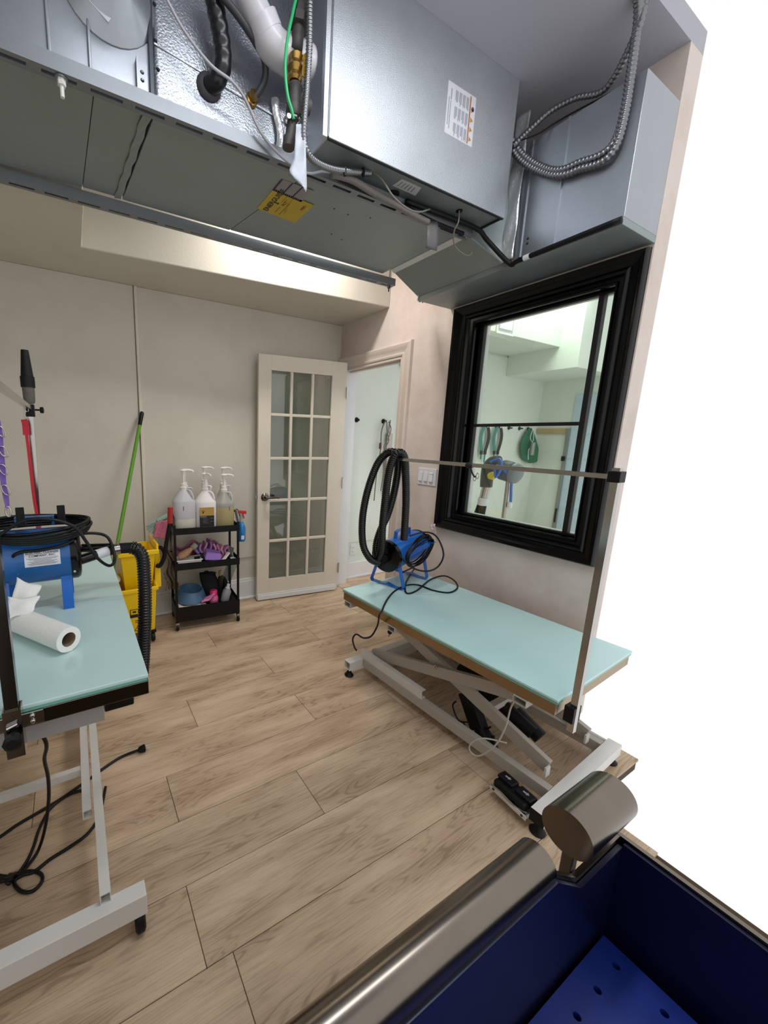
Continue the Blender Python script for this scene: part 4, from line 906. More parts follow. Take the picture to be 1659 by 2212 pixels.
for d_ in (.015, .30):
    c_ = P0 + ax * d_
    fl_, fr_ = c_ - nr * .115, c_ + nr * .115
    fl_.z = fr_.z = zt_ + .003
    pts = [c_ - nr * .075 + V(0, 0, -.045), fl_ + V(0, 0, .012), fl_ + V(0, 0, .0) + nr * .006, c_.lerp(V(c_.x, c_.y, zt_ + .003), 1) - nr * .05 + V(0, 0, .0), V(c_.x, c_.y, zt_ + .014), V(c_.x, c_.y, zt_ + .003) + nr * .05, fr_ - nr * .006, fr_ + V(0, 0, .012), c_ + nr * .075 + V(0, 0, -.045)]
    mb = MB(); w_ = ax * .016; n_ = len(pts); rs = []
    for i, p in enumerate(pts):
        d2 = (pts[min(n_ - 1, i + 1)] - pts[max(0, i - 1)]).normalized(); nn = d2.cross(ax).normalized() * .002
        rs.append([p - w_ - nn, p + w_ - nn, p + w_ + nn, p - w_ + nn])
    obj('leg', mb.rings(rs), M_blue2, rd)
tp = V(0, 0, .092)
hp = [P0 + ax * .07 + tp * .97, P0 + ax * .075 + V(0, 0, .135), P0 + ax * .10 + V(0, 0, .142), P0 + ax * .20 + V(0, 0, .142), P0 + ax * .225 + V(0, 0, .135), P0 + ax * .23 + tp * .97]
mb = MB(); rs = []
for p in hp: rs.append([p - nr * .012 - ax * .002, p + nr * .012 - ax * .002, p + nr * .012 + V(0, 0, -.004) + ax * .002, p - nr * .012 + V(0, 0, -.004) + ax * .002])
obj('handle', mb.rings(rs), M_blue2, rd)
obj('switch', MB().beam(P0 + ax * .15 + V(0, 0, .090), P0 + ax * .19 + V(0, 0, .090), .02, .02), M_rub, rd, bevel=.003)
obj('cord_bracket', MB().beam(P0 + ax * .29 + nr * .088 + V(0, 0, .03), P0 + ax * .29 + nr * .15 + V(0, 0, .05), .03, .004), M_blue2, rd)
obj('cord_bracket', MB().beam(P0 + ax * .06 + nr * .085 + V(0, 0, .0), P0 + ax * .30 + nr * .115 + V(0, 0, .03), .004, .035), M_blue2, rd)
# coiled cord: loops lying against the near side of the body
mb = MB()
cen = P0 + ax * .17 + nr * .112 + V(0, 0, .018)
for i in range(6):
    r1_, r2_ = .135 + .006 * (i % 3), .062 + .007 * ((i * 2) % 5)
    pts = []
    for k_ in range(20):
        a_ = 2 * pi * k_ / 20 + i
        pts.append(cen + ax * (r1_ * math.cos(a_)) + V(0, 0, 1) * (r2_ * math.sin(a_) + .12 * r1_ * math.cos(a_)) + nr * (.006 * i - .010 + .003 * math.sin(a_ * 2 + i)))
    mb.tube(pts, .0042, 8, 2, True)
obj('cord_coil', mb, M_cord, rd, smooth=True)
cz = lambda x, y, z=zt_ + .005: onz(x, y, z)
def cy(x, y, Xx, Yy): return at(x, y, Xx, Yy)
cordp = [cy(885, 1158, 1.78, 1.66), cy(912, 1150, 1.82, 1.64), cy(935, 1153, 1.86, 1.62), cy(950, 1170, 1.84, 1.58), cy(958, 1200, 1.82, 1.55), cy(945, 1225, 1.78, 1.56), cy(920, 1234, 1.74, 1.57), cy(890, 1226, 1.70, 1.58), cy(868, 1205, 1.67, 1.6), cy(862, 1190, 1.66, 1.6)]
obj('power_cord', MB().tube(cordp, .005, 8), M_cord, rd, smooth=True)
obj('power_cord', MB().tube([cz(868, 1237), cz(895, 1226), cz(884, 1245), cz(876, 1262), cz(878, 1281), cz(900, 1276), cz(930, 1252), cz(960, 1244), cz(982, 1255), cz(988, 1270), cz(970, 1280), cz(935, 1275), cz(905, 1264), cz(880, 1264), cz(855, 1275), cz(840, 1290), onz(830, 1307, .529), onz(825, 1320, .529), onz(824, 1323, .527) + V(-.010, 0, -.004), onz(824, 1323, .527) + V(-.016, 0, -.022),
     cy(815, 1352, 1.365, 1.50), cy(802, 1374, 1.34, 1.56), cy(785, 1378, 1.34, 1.60), cy(770, 1370, 1.34, 1.64), cy(762, 1380, 1.34, 1.66), cy(765, 1396, 1.36, 1.68), cy(770, 1405, 1.38, 1.68)], .005, 8), M_cord, rd, smooth=True)
# ribbed hose looped over the arm
hh = thing('dryer_hose', 'black ribbed dryer hose looped over the steel arm end', 'hose', (1.5, 1.6, zt_))
e_ = nz0 - ax * .05 - V(0, 0, .004)
hp = [e_, e_ - ax * .03 + V(0, 0, .002), cy(798, 1205, 1.50, 1.66), cy(784, 1175, 1.47, 1.68), cy(783, 1120, 1.46, 1.68), cy(794, 1060, 1.465, 1.66), cy(814, 1005, 1.475, 1.63), cy(833, 981, 1.485, 1.59), cy(848, 976, 1.50, 1.55),
      cy(858, 985, 1.54, 1.55), cy(860, 1010, 1.57, 1.56), cy(852, 1060, 1.60, 1.58), cy(838, 1110, 1.61, 1.61), cy(820, 1150, 1.60, 1.64), cy(812, 1182, 1.585, 1.655), cy(816, 1205, 1.565, 1.665), cy(824, 1185, 1.52, 1.648), cy(826, 1140, 1.49, 1.63), cy(832, 1080, 1.478, 1.60), cy(840, 1020, 1.478, 1.565), cy(851, 986, 1.485, 1.53), cy(863, 977, 1.50, 1.515),
      cy(873, 988, 1.53, 1.52), cy(876, 1020, 1.56, 1.54), cy(877, 1080, 1.59, 1.57), cy(874, 1140, 1.61, 1.59), cy(872, 1166, 1.62, 1.60)]
obj('ribbed_hose', MB().tube(hp, .0195, 14, 14, ridge=.11, pitch=.0115), M_hose, hh, smooth=True)
obj('cuff', MB().tube([e_ - ax * .02, e_ + ax * .02], .0275, 16, spline=False), M_rub, hh, smooth=40)
pl = thing('table_power_plug', 'black power plug on short cord hanging under right table edge', 'plug', (1.42, 1.5, .2))
pl2 = [cy(835, 1306, 1.40, 1.52), cy(843, 1320, 1.405, 1.53), cy(849, 1340, 1.41, 1.53), cy(845, 1360, 1.41, 1.54)]
pl2[0] = V(1.46, 1.52, .44)
obj('cord', MB().tube(pl2, .0045, 8), M_cord, pl, smooth=True)
d_ = V(-.03, .02, -.12)
obj('plug', MB().lathe(pl2[-1] + V(0, 0, .006), d_, [(0, .006), (.008, .011), (.026, .013), (.032, .008)], 10), M_rub, pl, smooth=40)
dn = d_.normalized()
obj('prong', MB().cyl(pl2[-1] + dn * .026, pl2[-1] + dn * .046, .0018, n=6).cyl(pl2[-1] + dn * .026 + V(.006, 0, 0), pl2[-1] + dn * .046 + V(.006, 0, 0), .0018, n=6), M_chrome, pl)

# ------------------------------------------------------------------ left grooming table
gl = thing('grooming_table', 'tall grooming table with teal glass top at left edge', 'table', (-.17, 1.55, 0))
LX0, LX1, LY0, LY1, LZ = -.50, .133, .972, 2.14, .80
obj('tabletop', MB().box(LX0, LX1, LY0, LY1, LZ - .010, LZ), M_teal, gl, bevel=.002)
obj('glass_edge', MB().box(LX0 + .003, LX1 - .003, LY0 + .002, LY1 - .002, LZ - .018, LZ - .010), M_tealedge, gl)
zb0, zb1 = LZ - .056, LZ - .018
for (a, b, c, d) in ((LX0, LX1, LY0, LY0 + .02), (LX0, LX1, LY1 - .02, LY1), (LX1 - .02, LX1, LY0 + .02, LY1 - .02), (LX0, LX0 + .02, LY0 + .02, LY1 - .02)):
    obj('rim', MB().box(a, b, c, d, zb0, zb1), M_dchrome, gl, bevel=.002)
obj('underside_board', MB().box(LX0 + .02, LX1 - .02, LY0 + .02, LY1 - .02, LZ - .032, zb1), M_tframe2, gl)
obj('apron_plate', MB().box(LX0 + .04, .026, 1.022, 1.030, .668, .742), mat('grey_plate', '9a9794', .4), gl)
for x in (-.34, -.02): obj('upper_rail', MB().box(x - .018, x + .018, 1.03, 2.08, .70, .742), M_tframe, gl, bevel=.002)
# base
obj('base_crossbar', MB().box(-.62, .098, .955, 1.0, .063, .13), M_tframe, gl, bevel=.002)
obj('base_crossbar', MB().box(-.62, .098, 2.06, 2.105, .063, .13), M_tframe, gl, bevel=.002)
for x in (-.005, -.52):
    obj('base_rail', MB().hollow((x, .985, .146), (x, 2.09, .146), .028, .034), M_tframe, gl)
    obj('guide_channel', MB().box(x - .050, x - .022, 1.29, 2.08, .120, .124).box(x - .050, x - .022, 1.29, 2.08, .15, .154).box(x - .050, x - .046, 1.29, 2.08, .124, .15), M_tframe, gl)
for (x, y) in ((.078, .975), (.068, 2.07), (-.58, .975), (-.58, 2.07)):
    cs = obj('caster', MB().lathe((x - .014, y, .033), (1, 0, 0), [(0, .026), (.005, .033), (.023, .033), (.028, .026)], 20), M_rub, gl, smooth=40)
    obj('caster_fork', MB().box(x - .015, x + .015, y - .012, y + .012, .055, .063).cyl((x, y, .05), (x, y, .066), .01, n=10), M_chrome, cs)
obj('lower_crossbar', MB().beam((-.36, 1.50, .135), (-.055, 1.50, .135), .022, .028), M_tframe, gl)
for x in (-.31, -.345):
    pass
obj('scissor_arm', MB().beam((-.30, 1.16, .16), (-.30, 1.95, .69), .025, .05), M_tframe, gl, bevel=.002)
obj('scissor_arm', MB().beam((-.33, 1.95, .16), (-.33, 1.10, .69), .025, .05), M_tframe, gl, bevel=.002)
obj('scissor_arm', MB().beam((-.46, 1.16, .16), (-.46, 1.95, .69), .025, .05), M_tframe, gl, bevel=.002)
obj('actuator_motor', MB().box(-.16, -.07, 1.30, 1.42, .62, .70), M_rub, gl, bevel=.004)
obj('actuator_tube', MB().cyl((-.12, 1.34, .66), (.0, 1.40, .66), .03, n=14), M_tframe, gl, smooth=40)
obj('control_box', MB().box(-.26, -.16, 1.10, 1.25, .645, .70), M_rub, gl, bevel=.004)
# small black tray under the right edge
obj('under_tray', MB().box(.03, .11, 1.12, 1.30, .62, .66), M_rub, gl, bevel=.004)
# loop arm with two posts
la_ = thing('tether_stand', 'overhead steel arm on two posts above the left table', 'grooming arm', (-.155, .95, .7))
obj('near_post', MB().beam((-.155, .955, .715), (-.155, .955, 1.545), .026, .026, (1, 0, 0)), M_dchrome, la_, bevel=.001)
obj('post_sleeve', MB().hollow((-.155, .955, .70), (-.155, .955, .815), .034, .034, .003, (1, 0, 0)), M_chrome, la_)
obj('bracket_plate', MB().box(-.21, -.10, .967, .9715, .750, .782), M_chrome, la_, bevel=.001)
for x in (-.122, -.195):
    for z in (.759, .773): obj('bolt', MB().sphere((x, .965, z), .0055, 1, .6, 1, 10), M_chrome, la_, smooth=True)
obj('clamp_knob', MB().lathe((-.155, .940, .757), (0, -1, 0), [(0, .007), (.014, .007), (.016, .017), (.030, .019), (.034, .012)], 8), M_rub, la_, smooth=30)
obj('wing_bolt', MB().cyl((-.165, .935, .778), (-.145, .935, .784), .006, n=10), M_chrome, la_, smooth=40)
obj('far_post', MB().beam((-.165, 2.118 - .002, .80), (-.150, 2.118, 1.53), .022, .022, (1, 0, 0)), M_chrome, la_, bevel=.001)
obj('arm_bar', MB().beam((-.155, .955, 1.528), (-.151, 2.11, 1.512), .018, .018), M_chrome, la_, bevel=.001)
obj('corner_clamp', MB().box(-.168, -.134, 2.100, 2.136, 1.475, 1.528), M_rub, la_, bevel=.002)
obj('clamp_knob', MB().lathe((-.132, 2.105, 1.505), (1, -.1, 0), [(0, .004), (.018, .004), (.020, .013), (.032, .014), (.034, .008)], 10), M_rub, la_, smooth=30)
obj('eyelet', MB().tube([(-.158 + .006 * math.cos(a_), 2.055, 1.502 + .008 * math.sin(a_)) for a_ in [i * pi / 4 for i in range(8)]], .0018, 6, 2, True), M_chrome, la_)
# hose nozzle standing on top of the far post
nz = thing('hose_nozzle', 'black tapered dryer nozzle standing upright on far post', 'nozzle', (-.15, 2.118, 1.53))
obj('grey_cuff', MB().lathe((-.150, 2.118, 1.532), (0, 0, 1), [(0, .018), (.01, .022), (.07, .024)], 18), mat('worn_grey_rubber', '5d5852', .6, var=.25, vs=60), nz, smooth=40)
obj('cone', MB().lathe((-.150, 2.118, 1.600), (0, 0, 1), [(0, .0275), (.045, .0275), (.047, .024), (.155, .0145), (.155, .011), (.10, .013)], 20), M_rub, nz, smooth=40)
# red leash and purple harness strap
rl_ = thing('red_leash', 'red leash hanging from silver clip beside the far post', 'leash', (-.16, 2.02, .9))
py_ = lambda x, y: ony(x, y, 2.055)
def ribbon(pts, w_, th_=.002, wd=(1, 0, 0), sub=6):
    P = catmull(pts, sub); wd = Vector(wd); rs = []
    for i, p in enumerate(P):
        d = (P[min(len(P) - 1, i + 1)] - P[max(0, i - 1)]).normalized(); s_ = (wd - d * wd.dot(d)).normalized() * w_ / 2; n_ = d.cross(s_).normalized() * th_ / 2
        rs.append([p - s_ - n_, p + s_ - n_, p + s_ + n_, p - s_ + n_])
    return MB().rings(rs)
obj('strap', ribbon([py_(55, 906), py_(57, 935), py_(62, 975), py_(68, 1030), py_(74, 1080), py_(81, 1120), py_(84, 1145)], .012, .006), mat('red_webbing', 'c01f32', .6), rl_, smooth=30)
obj('strap_fold', ribbon([py_(52, 906), py_(55, 918), py_(57, 940)], .024, .008), mat('red_webbing', ''), rl_, smooth=30)
obj('snap_hook', MB().tube([py_(52, 876), py_(55, 888), py_(54, 897), py_(57, 905), py_(53, 902), py_(52, 890)], .002, 6, 3, True), M_chrome, rl_, smooth=True)
pu = thing('purple_harness', 'purple strap with silver rings hanging at left edge', 'harness', (-.2, 1.4, 1.1))
py2 = lambda x, y: ony(x, y, 1.30)
M_pur = mat('purple_webbing', '6f55a8', .65)
obj('strap', ribbon([py2(-12, 860), py2(-6, 900), py2(1, 940), py2(3, 970), py2(6, 1000), py2(8, 1030), py2(9, 1050), py2(14, 1070), py2(16, 1095)], .010, .003), M_pur, pu, smooth=30)
obj('strap', ribbon([py2(-8, 940), py2(-2, 975), py2(2, 1005), py2(5, 1040), py2(11, 1075), py2(17, 1098)], .008, .003, (1, .4, 0)), M_pur, pu, smooth=30)
for (x, y) in ((3, 932), (8, 975), (8, 1014), (13, 1058)):
    c_ = py2(x, y)
    obj('metal_ring', MB().tube([c_ + V(.009 * math.cos(a_), -.004, .013 * math.sin(a_) - .006 * math.cos(a_)) for a_ in [i * pi / 5 for i in range(10)]], .0018, 6, 2, True), M_chrome, pu, smooth=True)
c_ = py2(18, 1105)
obj('snap_hook', MB().tube([c_ + V(.006 * math.cos(a_), 0, .014 * math.sin(a_)) for a_ in [i * pi / 4 for i in range(8)]], .0025, 6, 3, True), M_chrome, pu, smooth=True)
obj('hanger_strap', ribbon([V(-.154, 1.30, 1.540), V(-.168, 1.30, 1.53), V(-.19, 1.30, 1.50), py2(-12, 860)], .010, .003, (0, 1, 0)), M_pur, pu)

# ------------------------------------------------------------------ left dryer
ld = thing('force_dryer', 'blue canister pet dryer with white label on the left table', 'dryer', (-.10, 1.56, LZ))
Q0, Q1 = V(-.245, 1.575, 0.985), V(-.020, 1.575, 0.985)
obj('body', MB().lathe(Q0, (1, 0, 0), [(0, .094), (.217, .094)], 40), M_blue, ld, smooth=40)
obj('front_cap', MB().lathe(V(-.030, 1.575, 0.985), (1, 0, 0), [(0, .096), (.018, .096), (.028, .090), (.032, .074), (.034, .02)], 40), M_black, ld, smooth=50)
obj('rear_cap', MB().lathe(V(-.240, 1.575, 0.985), (-1, 0, 0), [(0, .096), (.03, .095), (.04, .085), (.042, .03)], 40), M_black, ld, smooth=50)
for (x, y) in ((-.232, 1.50), (-.048, 1.50), (-.232, 1.65), (-.048, 1.65)):
    s_ = -1 if y < 1.57 else 1
    obj('leg', MB().hexa([(x - .017, y + .0, LZ), (x + .017, y + .0, LZ), (x + .017, y - s_ * -.004, LZ), (x - .017, y - s_ * -.004, LZ),
        (x - .017, 1.575 + s_ * .060, .925), (x + .017, 1.575 + s_ * .060, .925), (x + .017, 1.575 + s_ * .064, .925), (x - .017, 1.575 + s_ * .064, .925)]), M_blue2, ld)
obj('carry_handle', MB().box(-.185, -.075, 1.563, 1.587, 1.118, 1.124).box(-.188, -.180, 1.563, 1.587, 1.090, 1.124).box(-.080, -.072, 1.563, 1.587, 1.090, 1.124), M_blue, ld, bevel=.002)
for x in (-.165, -.048):
    obj('cord_hook', MB().box(x - .012, x + .012, 1.525, 1.530, 1.10, 1.165).box(x - .012, x + .012, 1.530, 1.60, 1.10, 1.105), M_rub, ld, bevel=.002)
for k_, (xx, zz) in enumerate(((-.195, .955), (-.195, 1.0))):
    pass
obj('rivet', MB().sphere((-.182, 1.489, .950), .004, 1, .5, 1, 8), M_dchrome, ld)
obj('rivet', MB().sphere((-.021, 1.492, .935), .005, 1, .5, 1, 8), M_chrome, ld)
# curved white label
def cyl_pt(x, a_, r_=.0948): return V(x, 1.575 - r_ * math.cos(a_), 0.985 + r_ * math.sin(a_))
a0, a1, lx_0, lx_1 = -.14, .40, -.162, -.060
# bare label sits on the near side; angles measured from the horizontal towards the top
lb = obj('info_label', MB().sheet(lambda u, v: cyl_pt(lx_0 + (lx_1 - lx_0) * u, a0 + (a1 - a0) * v), 4, 10), M_label, ld, smooth=True)
am = .15
def lt(s, xa, a_, size, bold=0.0, al='CENTER'):
    p = cyl_pt(xa, a_, .0953)
    tdir = V(0, math.sin(a_), math.cos(a_))
    text('lettering', s, p, size, (1, 0, 0), tdir, M_ink, lb, align=al, bold=bold)
lt('ELECTRIC CLEANER', -.111, .30, .0105, .0001)
lt('COMPANY, INC.', -.111, .20, .0105, .0001)
mb = MB()
for k_ in range(7):
    a_ = .155 - k_ * .038; L0 = (.0, .006, .02, .004, .012, .002, .008)[k_]
    p = cyl_pt(lx_0 + .006 + L0, a_, .0954); p2 = cyl_pt(lx_1 - .006 - L0, a_, .0954); mb.beam(p, p2, .0003, .0013, (0, 0, 1))
obj('print_lines', mb, M_ink2, lb)
# coil of cord round the hooks
mb = MB(); random.seed(5)
for i in range(5):
    pts = []
    for k_ in range(22):
        a_ = 2 * pi * k_ / 22
        rx = .150 + .005 * (i % 3); ry = .098 + .004 * (i % 4)
        pts.append(V(-.118 + rx * math.cos(a_) * (1 - .08 * math.sin(a_)), 1.565 + ry * math.sin(a_), 1.070 + .0080 * i + .006 * math.cos(a_ * 2 + i * .2) + .012 * math.sin(a_)))
    mb.tube(pts, .0056, 8, 2, True)
obj('cord_coil', mb, M_cord, ld, smooth=True)
c2 = lambda x, y, Y: ony(x, y, Y)
obj('power_cord', MB().tube([c2(-20, 1165, 1.47), c2(0, 1155, 1.47), c2(50, 1125, 1.46), c2(110, 1122, 1.46), c2(160, 1138, 1.46), c2(185, 1168, 1.46), c2(210, 1205, 1.47), c2(235, 1222, 1.50), c2(247, 1212, 1.53), c2(245, 1188, 1.56), c2(232, 1160, 1.58), c2(205, 1152, 1.59), c2(170, 1154, 1.56), c2(150, 1162, 1.52)], .0055, 8), M_cord, ld, smooth=True)
obj('power_cord', MB().tube([c2(160, 1166, 1.495), c2(135, 1178, 1.482), c2(90, 1188, 1.478), c2(50, 1192, 1.478), c2(32, 1198, 1.480), c2(28, 1204, 1.492)], .0055, 8), M_cord, ld, smooth=True)
# outlet tubes, clamp, hose
o1 = V(-.002, 1.575, .985); o2 = c2(246, 1186, 1.60)
obj('outlet_tube', MB().cyl(c2(172, 1210, 1.55), c2(240, 1188, 1.60), .018, n=16), M_black, ld, smooth=40)
st0 = c2(172, 1210, 1.55).lerp(c2(240, 1188, 1.60), .5); st1 = c2(172, 1210, 1.55).lerp(c2(240, 1188, 1.60), .88)
obj('white_sticker', MB().tube([st0, st1], .0186, 16, spline=False), M_label, ld, smooth=40)
obj('outlet_tube', MB().cyl(c2(176, 1184, 1.63), c2(240, 1182, 1.62), .016, n=16), M_black, ld, smooth=40)
lh = thing('dryer_hose', 'black ribbed hose drooping over the left table edge', 'hose', (.17, 1.5, .6))
obj('cuff', MB().tube([c2(238, 1188, 1.60), c2(256, 1185, 1.60), c2(286, 1183, 1.59)], .021, 18, 3), M_rub, lh, smooth=40)
obj('hose_clamp', MB().tube([c2(247, 1187, 1.60), c2(259, 1185, 1.60)], .0225, 18, spline=False).cyl(c2(252, 1174, 1.59), c2(256, 1166, 1.59), .003, n=8), M_chrome, lh, smooth=40)
obj('ribbed_hose', MB().tube([c2(284, 1183, 1.59), c2(298, 1188, 1.58), c2(308, 1206, 1.565), c2(311, 1235, 1.55), c2(313, 1280, 1.53), c2(313, 1330, 1.51), c2(311, 1380, 1.50), c2(309, 1425, 1.49), c2(306, 1462, 1.48)], .0245, 14, 10, ridge=.10, pitch=.0105), M_hose, lh, smooth=True)

# ------------------------------------------------------------------ paper towel roll
ra, rb_ = onz(149, 1383, LZ + .036), onz(22, 1333, LZ + .036)
r_ = .036
dirr = (rb_ - ra).normalized()
pt = thing('paper_towel_roll', 'white paper towel roll lying on the left table', 'paper towel', ((ra.x + rb_.x) / 2, (ra.y + rb_.y) / 2, LZ))
Lr = .26
cc0 = V(ra.x, ra.y, LZ + r_ + .002)
rs = [(0, .0205), (0, r_), (Lr, r_), (Lr, .0205)]
obj('roll', MB().lathe(cc0, dirr, rs + [(0, .0205)], 40, False), M_towel, pt, smooth=40)
obj('cardboard_core', MB().lathe(cc0 + dirr * .001, dirr, [(0, .0208), (Lr - .002, .0208), (Lr - .002, .0195), (0, .0195), (0, .0208)], 28, False), mat('cardboard', '8b7862', .8), pt, smooth=40)
e_n = dirr.cross(V(0, 0, 1)).normalized()
if e_n.y > 0: e_n = -e_n
obj('loose_flap', MB().sheet(lambda u, v: cc0 + dirr * (Lr * .98 * u) + e_n * (r_ * math.cos(-.9 - .9 * v) * (1 + .05 * v)) * 1.0 + V(0, 0, r_ * math.sin(-.9 - .75 * v)) * 1.0, 4, 6), M_towel, pt, smooth=True, thick=.001)
far = cc0 + dirr * Lr
qz = lambda x, y, Y: ony(x, y, Y)
def torn(c):     # bilinear crumpled sheet through four corners
    return lambda u, v: (c[0] * (1 - u) * (1 - v) + c[1] * u * (1 - v) + c[2] * u * v + c[3] * (1 - u) * v) + V(.002 * math.sin(9 * v), .004 * math.sin(5 * u + 3 * v), .003 * math.sin(6 * u - 4 * v))
obj('torn_sheet', MB().sheet(torn([qz(18, 1332, 1.36), qz(62, 1318, 1.37), qz(90, 1268, 1.42), qz(36, 1248, 1.44)]), 10, 10), M_towel, pt, smooth=True, thick=.0008)
obj('torn_sheet', MB().sheet(torn([qz(16, 1340, 1.33), qz(68, 1322, 1.33), qz(86, 1290, 1.36), qz(16, 1290, 1.38)]), 10, 10), M_towel, pt, smooth=True, thick=.0008)

# ------------------------------------------------------------------ cords under the left table
f0 = lambda x, y, z=.006: onz(x, y, z)
pc1 = thing('power_cord', 'black cord hanging from left table box down to floor tangle', 'cord', (-.2, 1.2, 0))
obj('cord', MB().tube([V(-.17, 1.17, .66), onz(98, 1600, .55), onz(96, 1640, .45), onz(104, 1680, .34), onz(105, 1730, .22), onz(97, 1790, .09), f0(82, 1838, .012), f0(60, 1870), f0(40, 1895)], .0055, 8), M_cord, pc1, smooth=True)
pc2 = thing('power_cord', 'long black floor cord ending in plug right of left table', 'cord', (.0, 1.6, 0))
obj('cord', MB().tube([f0(300, 1620, .012), f0(262, 1635), f0(226, 1658), f0(190, 1685), f0(140, 1720), f0(100, 1745), f0(40, 1780), f0(0, 1808), f0(-60, 1850)], .0055, 8), M_cord, pc2, smooth=True)
pa, pb_ = f0(298, 1621, .014), f0(314, 1615, .014)
obj('plug', MB().lathe(pa, pb_ - pa, [(0, .006), (.2, .013), (.9, .017), (1.0, .012)], 10, True, True), M_rub, pc2, smooth=40)
dn = (pb_ - pa).normalized(); sn_ = V(-dn.y, dn.x, 0)
obj('prong', MB().cyl(pb_ + sn_ * .006, pb_ + sn_ * .006 + dn * .016, .0016, n=6).cyl(pb_ - sn_ * .006, pb_ - sn_ * .006 + dn * .016, .0016, n=6).cyl(pb_ + V(0, 0, .006), pb_ + V(0, 0, .006) + dn * .018, .002, n=6), M_chrome, pc2)
pc3 = thing('power_cord', 'black floor cord looping in a tangle under left table', 'cord', (-.2, 1.1, 0))
obj('cord', MB().tube([f0(228, 1700), f0(215, 1760), f0(190, 1800), f0(150, 1830), f0(110, 1855), f0(75, 1882), f0(50, 1890), f0(30, 1905), f0(45, 1925), f0(70, 1925), f0(90, 1905), f0(88, 1888), f0(65, 1882), f0(35, 1890), f0(0, 1905), f0(-30, 1900)], .0055, 8), M_cord, pc3, smooth=True)
obj('cord', MB().tube([f0(185, 1706), f0(150, 1716), f0(110, 1745), f0(85, 1790), f0(72, 1830), f0(55, 1865), f0(30, 1893), f0(-10, 1890)], .0055, 8), M_cord, pc3, smooth=True)
mb = MB()
for i in range(5): mb.tube([f0(45 - 6 * i, 1885 + i), f0(20, 1893 + 4 * i, .012 + .008 * (i % 3)), f0(0, 1905 - 2 * i, .01 + .008 * ((i + 1) % 3)), f0(-40, 1900 + 4 * i)], .0055, 8)
obj('tied_bundle', mb, M_cord, pc3, smooth=True)

# ------------------------------------------------------------------ mop bucket and mop
mbk = thing('mop_bucket', 'yellow mop bucket with wringer behind left table', 'bucket', (.32, 2.72, 0))
bx0, bx1, by0, by1 = .215, .435, 2.60, 2.96
def taper(x0, x1, y0, y1, z0, z1, k0, wall=.006, name='bucket', m=M_yel, tilt=0.0):
    # open-topped tapered box with walls: k0 = shrink of the bottom
    cx_, cy_ = (x0 + x1) / 2, (y0 + y1) / 2
    def ring(s, z, ins, t_=0): return [V(cx_ + sx * ((x1 - x0) / 2 * s - ins), cy_ + sy * ((y1 - y0) / 2 * s - ins) + t_, z) for sx, sy in ((-1, -1), (1, -1), (1, 1), (-1, 1))]
    return MB().rings([ring(k0, z0, 0), ring(1, z1, 0, tilt), ring(1, z1, wall, tilt), ring(k0, z0 + wall, wall)])
obj('tub', taper(bx0, bx1, by0, by1, .085, .40, .84), M_yel, mbk, bevel=.006)
obj('rim', MB().box(bx0 - .012, bx1 + .012, by0 - .012, by0 + .002, .385, .412).box(bx0 - .012, bx1 + .012, by1 - .002, by1 + .012, .385, .412).box(bx0 - .012, bx0 + .002, by0, by1, .385, .412).box(bx1 - .002, bx1 + .012, by0, by1, .385, .412), M_yel, mbk, bevel=.004)
obj('band', MB().box(bx0 + .008, bx1 - .008, by0 + .012, by0 + .022, .28, .295), M_yel, mbk, bevel=.004)
obj('wringer', taper(bx0 + .01, bx1 + .01, by0 + .06, by1 - .01, .37, .64, .78, tilt=-.02), M_yel, mbk, bevel=.006)
obj('wringer_lip', MB().box(bx0 - .005, bx1 + .03, by0 + .020, by0 + .04, .625, .655).box(bx1 + .015, bx1 + .03, by0 + .04, by1 - .03, .63, .69), M_yel, mbk, bevel=.004)
obj('wringer_side', MB().hexa([(bx1 + .006, by0 + .10, .36), (bx1 + .05, by0 + .10, .36), (bx1 + .05, by0 + .24, .36), (bx1 + .006, by0 + .24, .36), (bx1 + .016, by0 + .10, .60), (bx1 + .05, by0 + .10, .60), (bx1 + .05, by0 + .24, .60), (bx1 + .016, by0 + .24, .60)]), M_yel, mbk, bevel=.004)
lv = [at(345, 1222, .49, 2.66), at(354, 1205, .50, 2.66), at(360, 1170, .51, 2.66), at(367, 1130, .525, 2.66)]
obj('wringer_lever', MB().tube([at(338, 1221, .47, 2.66)] + lv, .0145, 12, 5), M_rub, mbk, smooth=True)
obj('grip', MB().tube([lv[-1], at(368, 1096, .527, 2.66)], .018, 14, spline=False), mat('red_grip', 'b02a20', .4), mbk, smooth=40)
obj('release_arm', MB().tube([at(335, 1190, .47, 2.70), at(345, 1182, .48, 2.70), at(352, 1188, .495, 2.69), at(356, 1200, .50, 2.69)], .012, 8, 4), M_rub, mbk, smooth=True)
for (x, y) in ((bx0 + .04, by0 + .05), (bx1 - .03, by0 + .04), (bx0 + .04, by1 - .05), (bx1 - .03, by1 - .05)):
    cs = obj('caster', MB().lathe((x - .012, y, .032), (1, 0, 0), [(0, .026), (.004, .032), (.02, .032), (.024, .026)], 18), M_rub, mbk, smooth=40)
    obj('caster_fork', MB().box(x - .02, x + .02, y - .02, y + .02, .066, .088), M_rub, cs, bevel=.003)
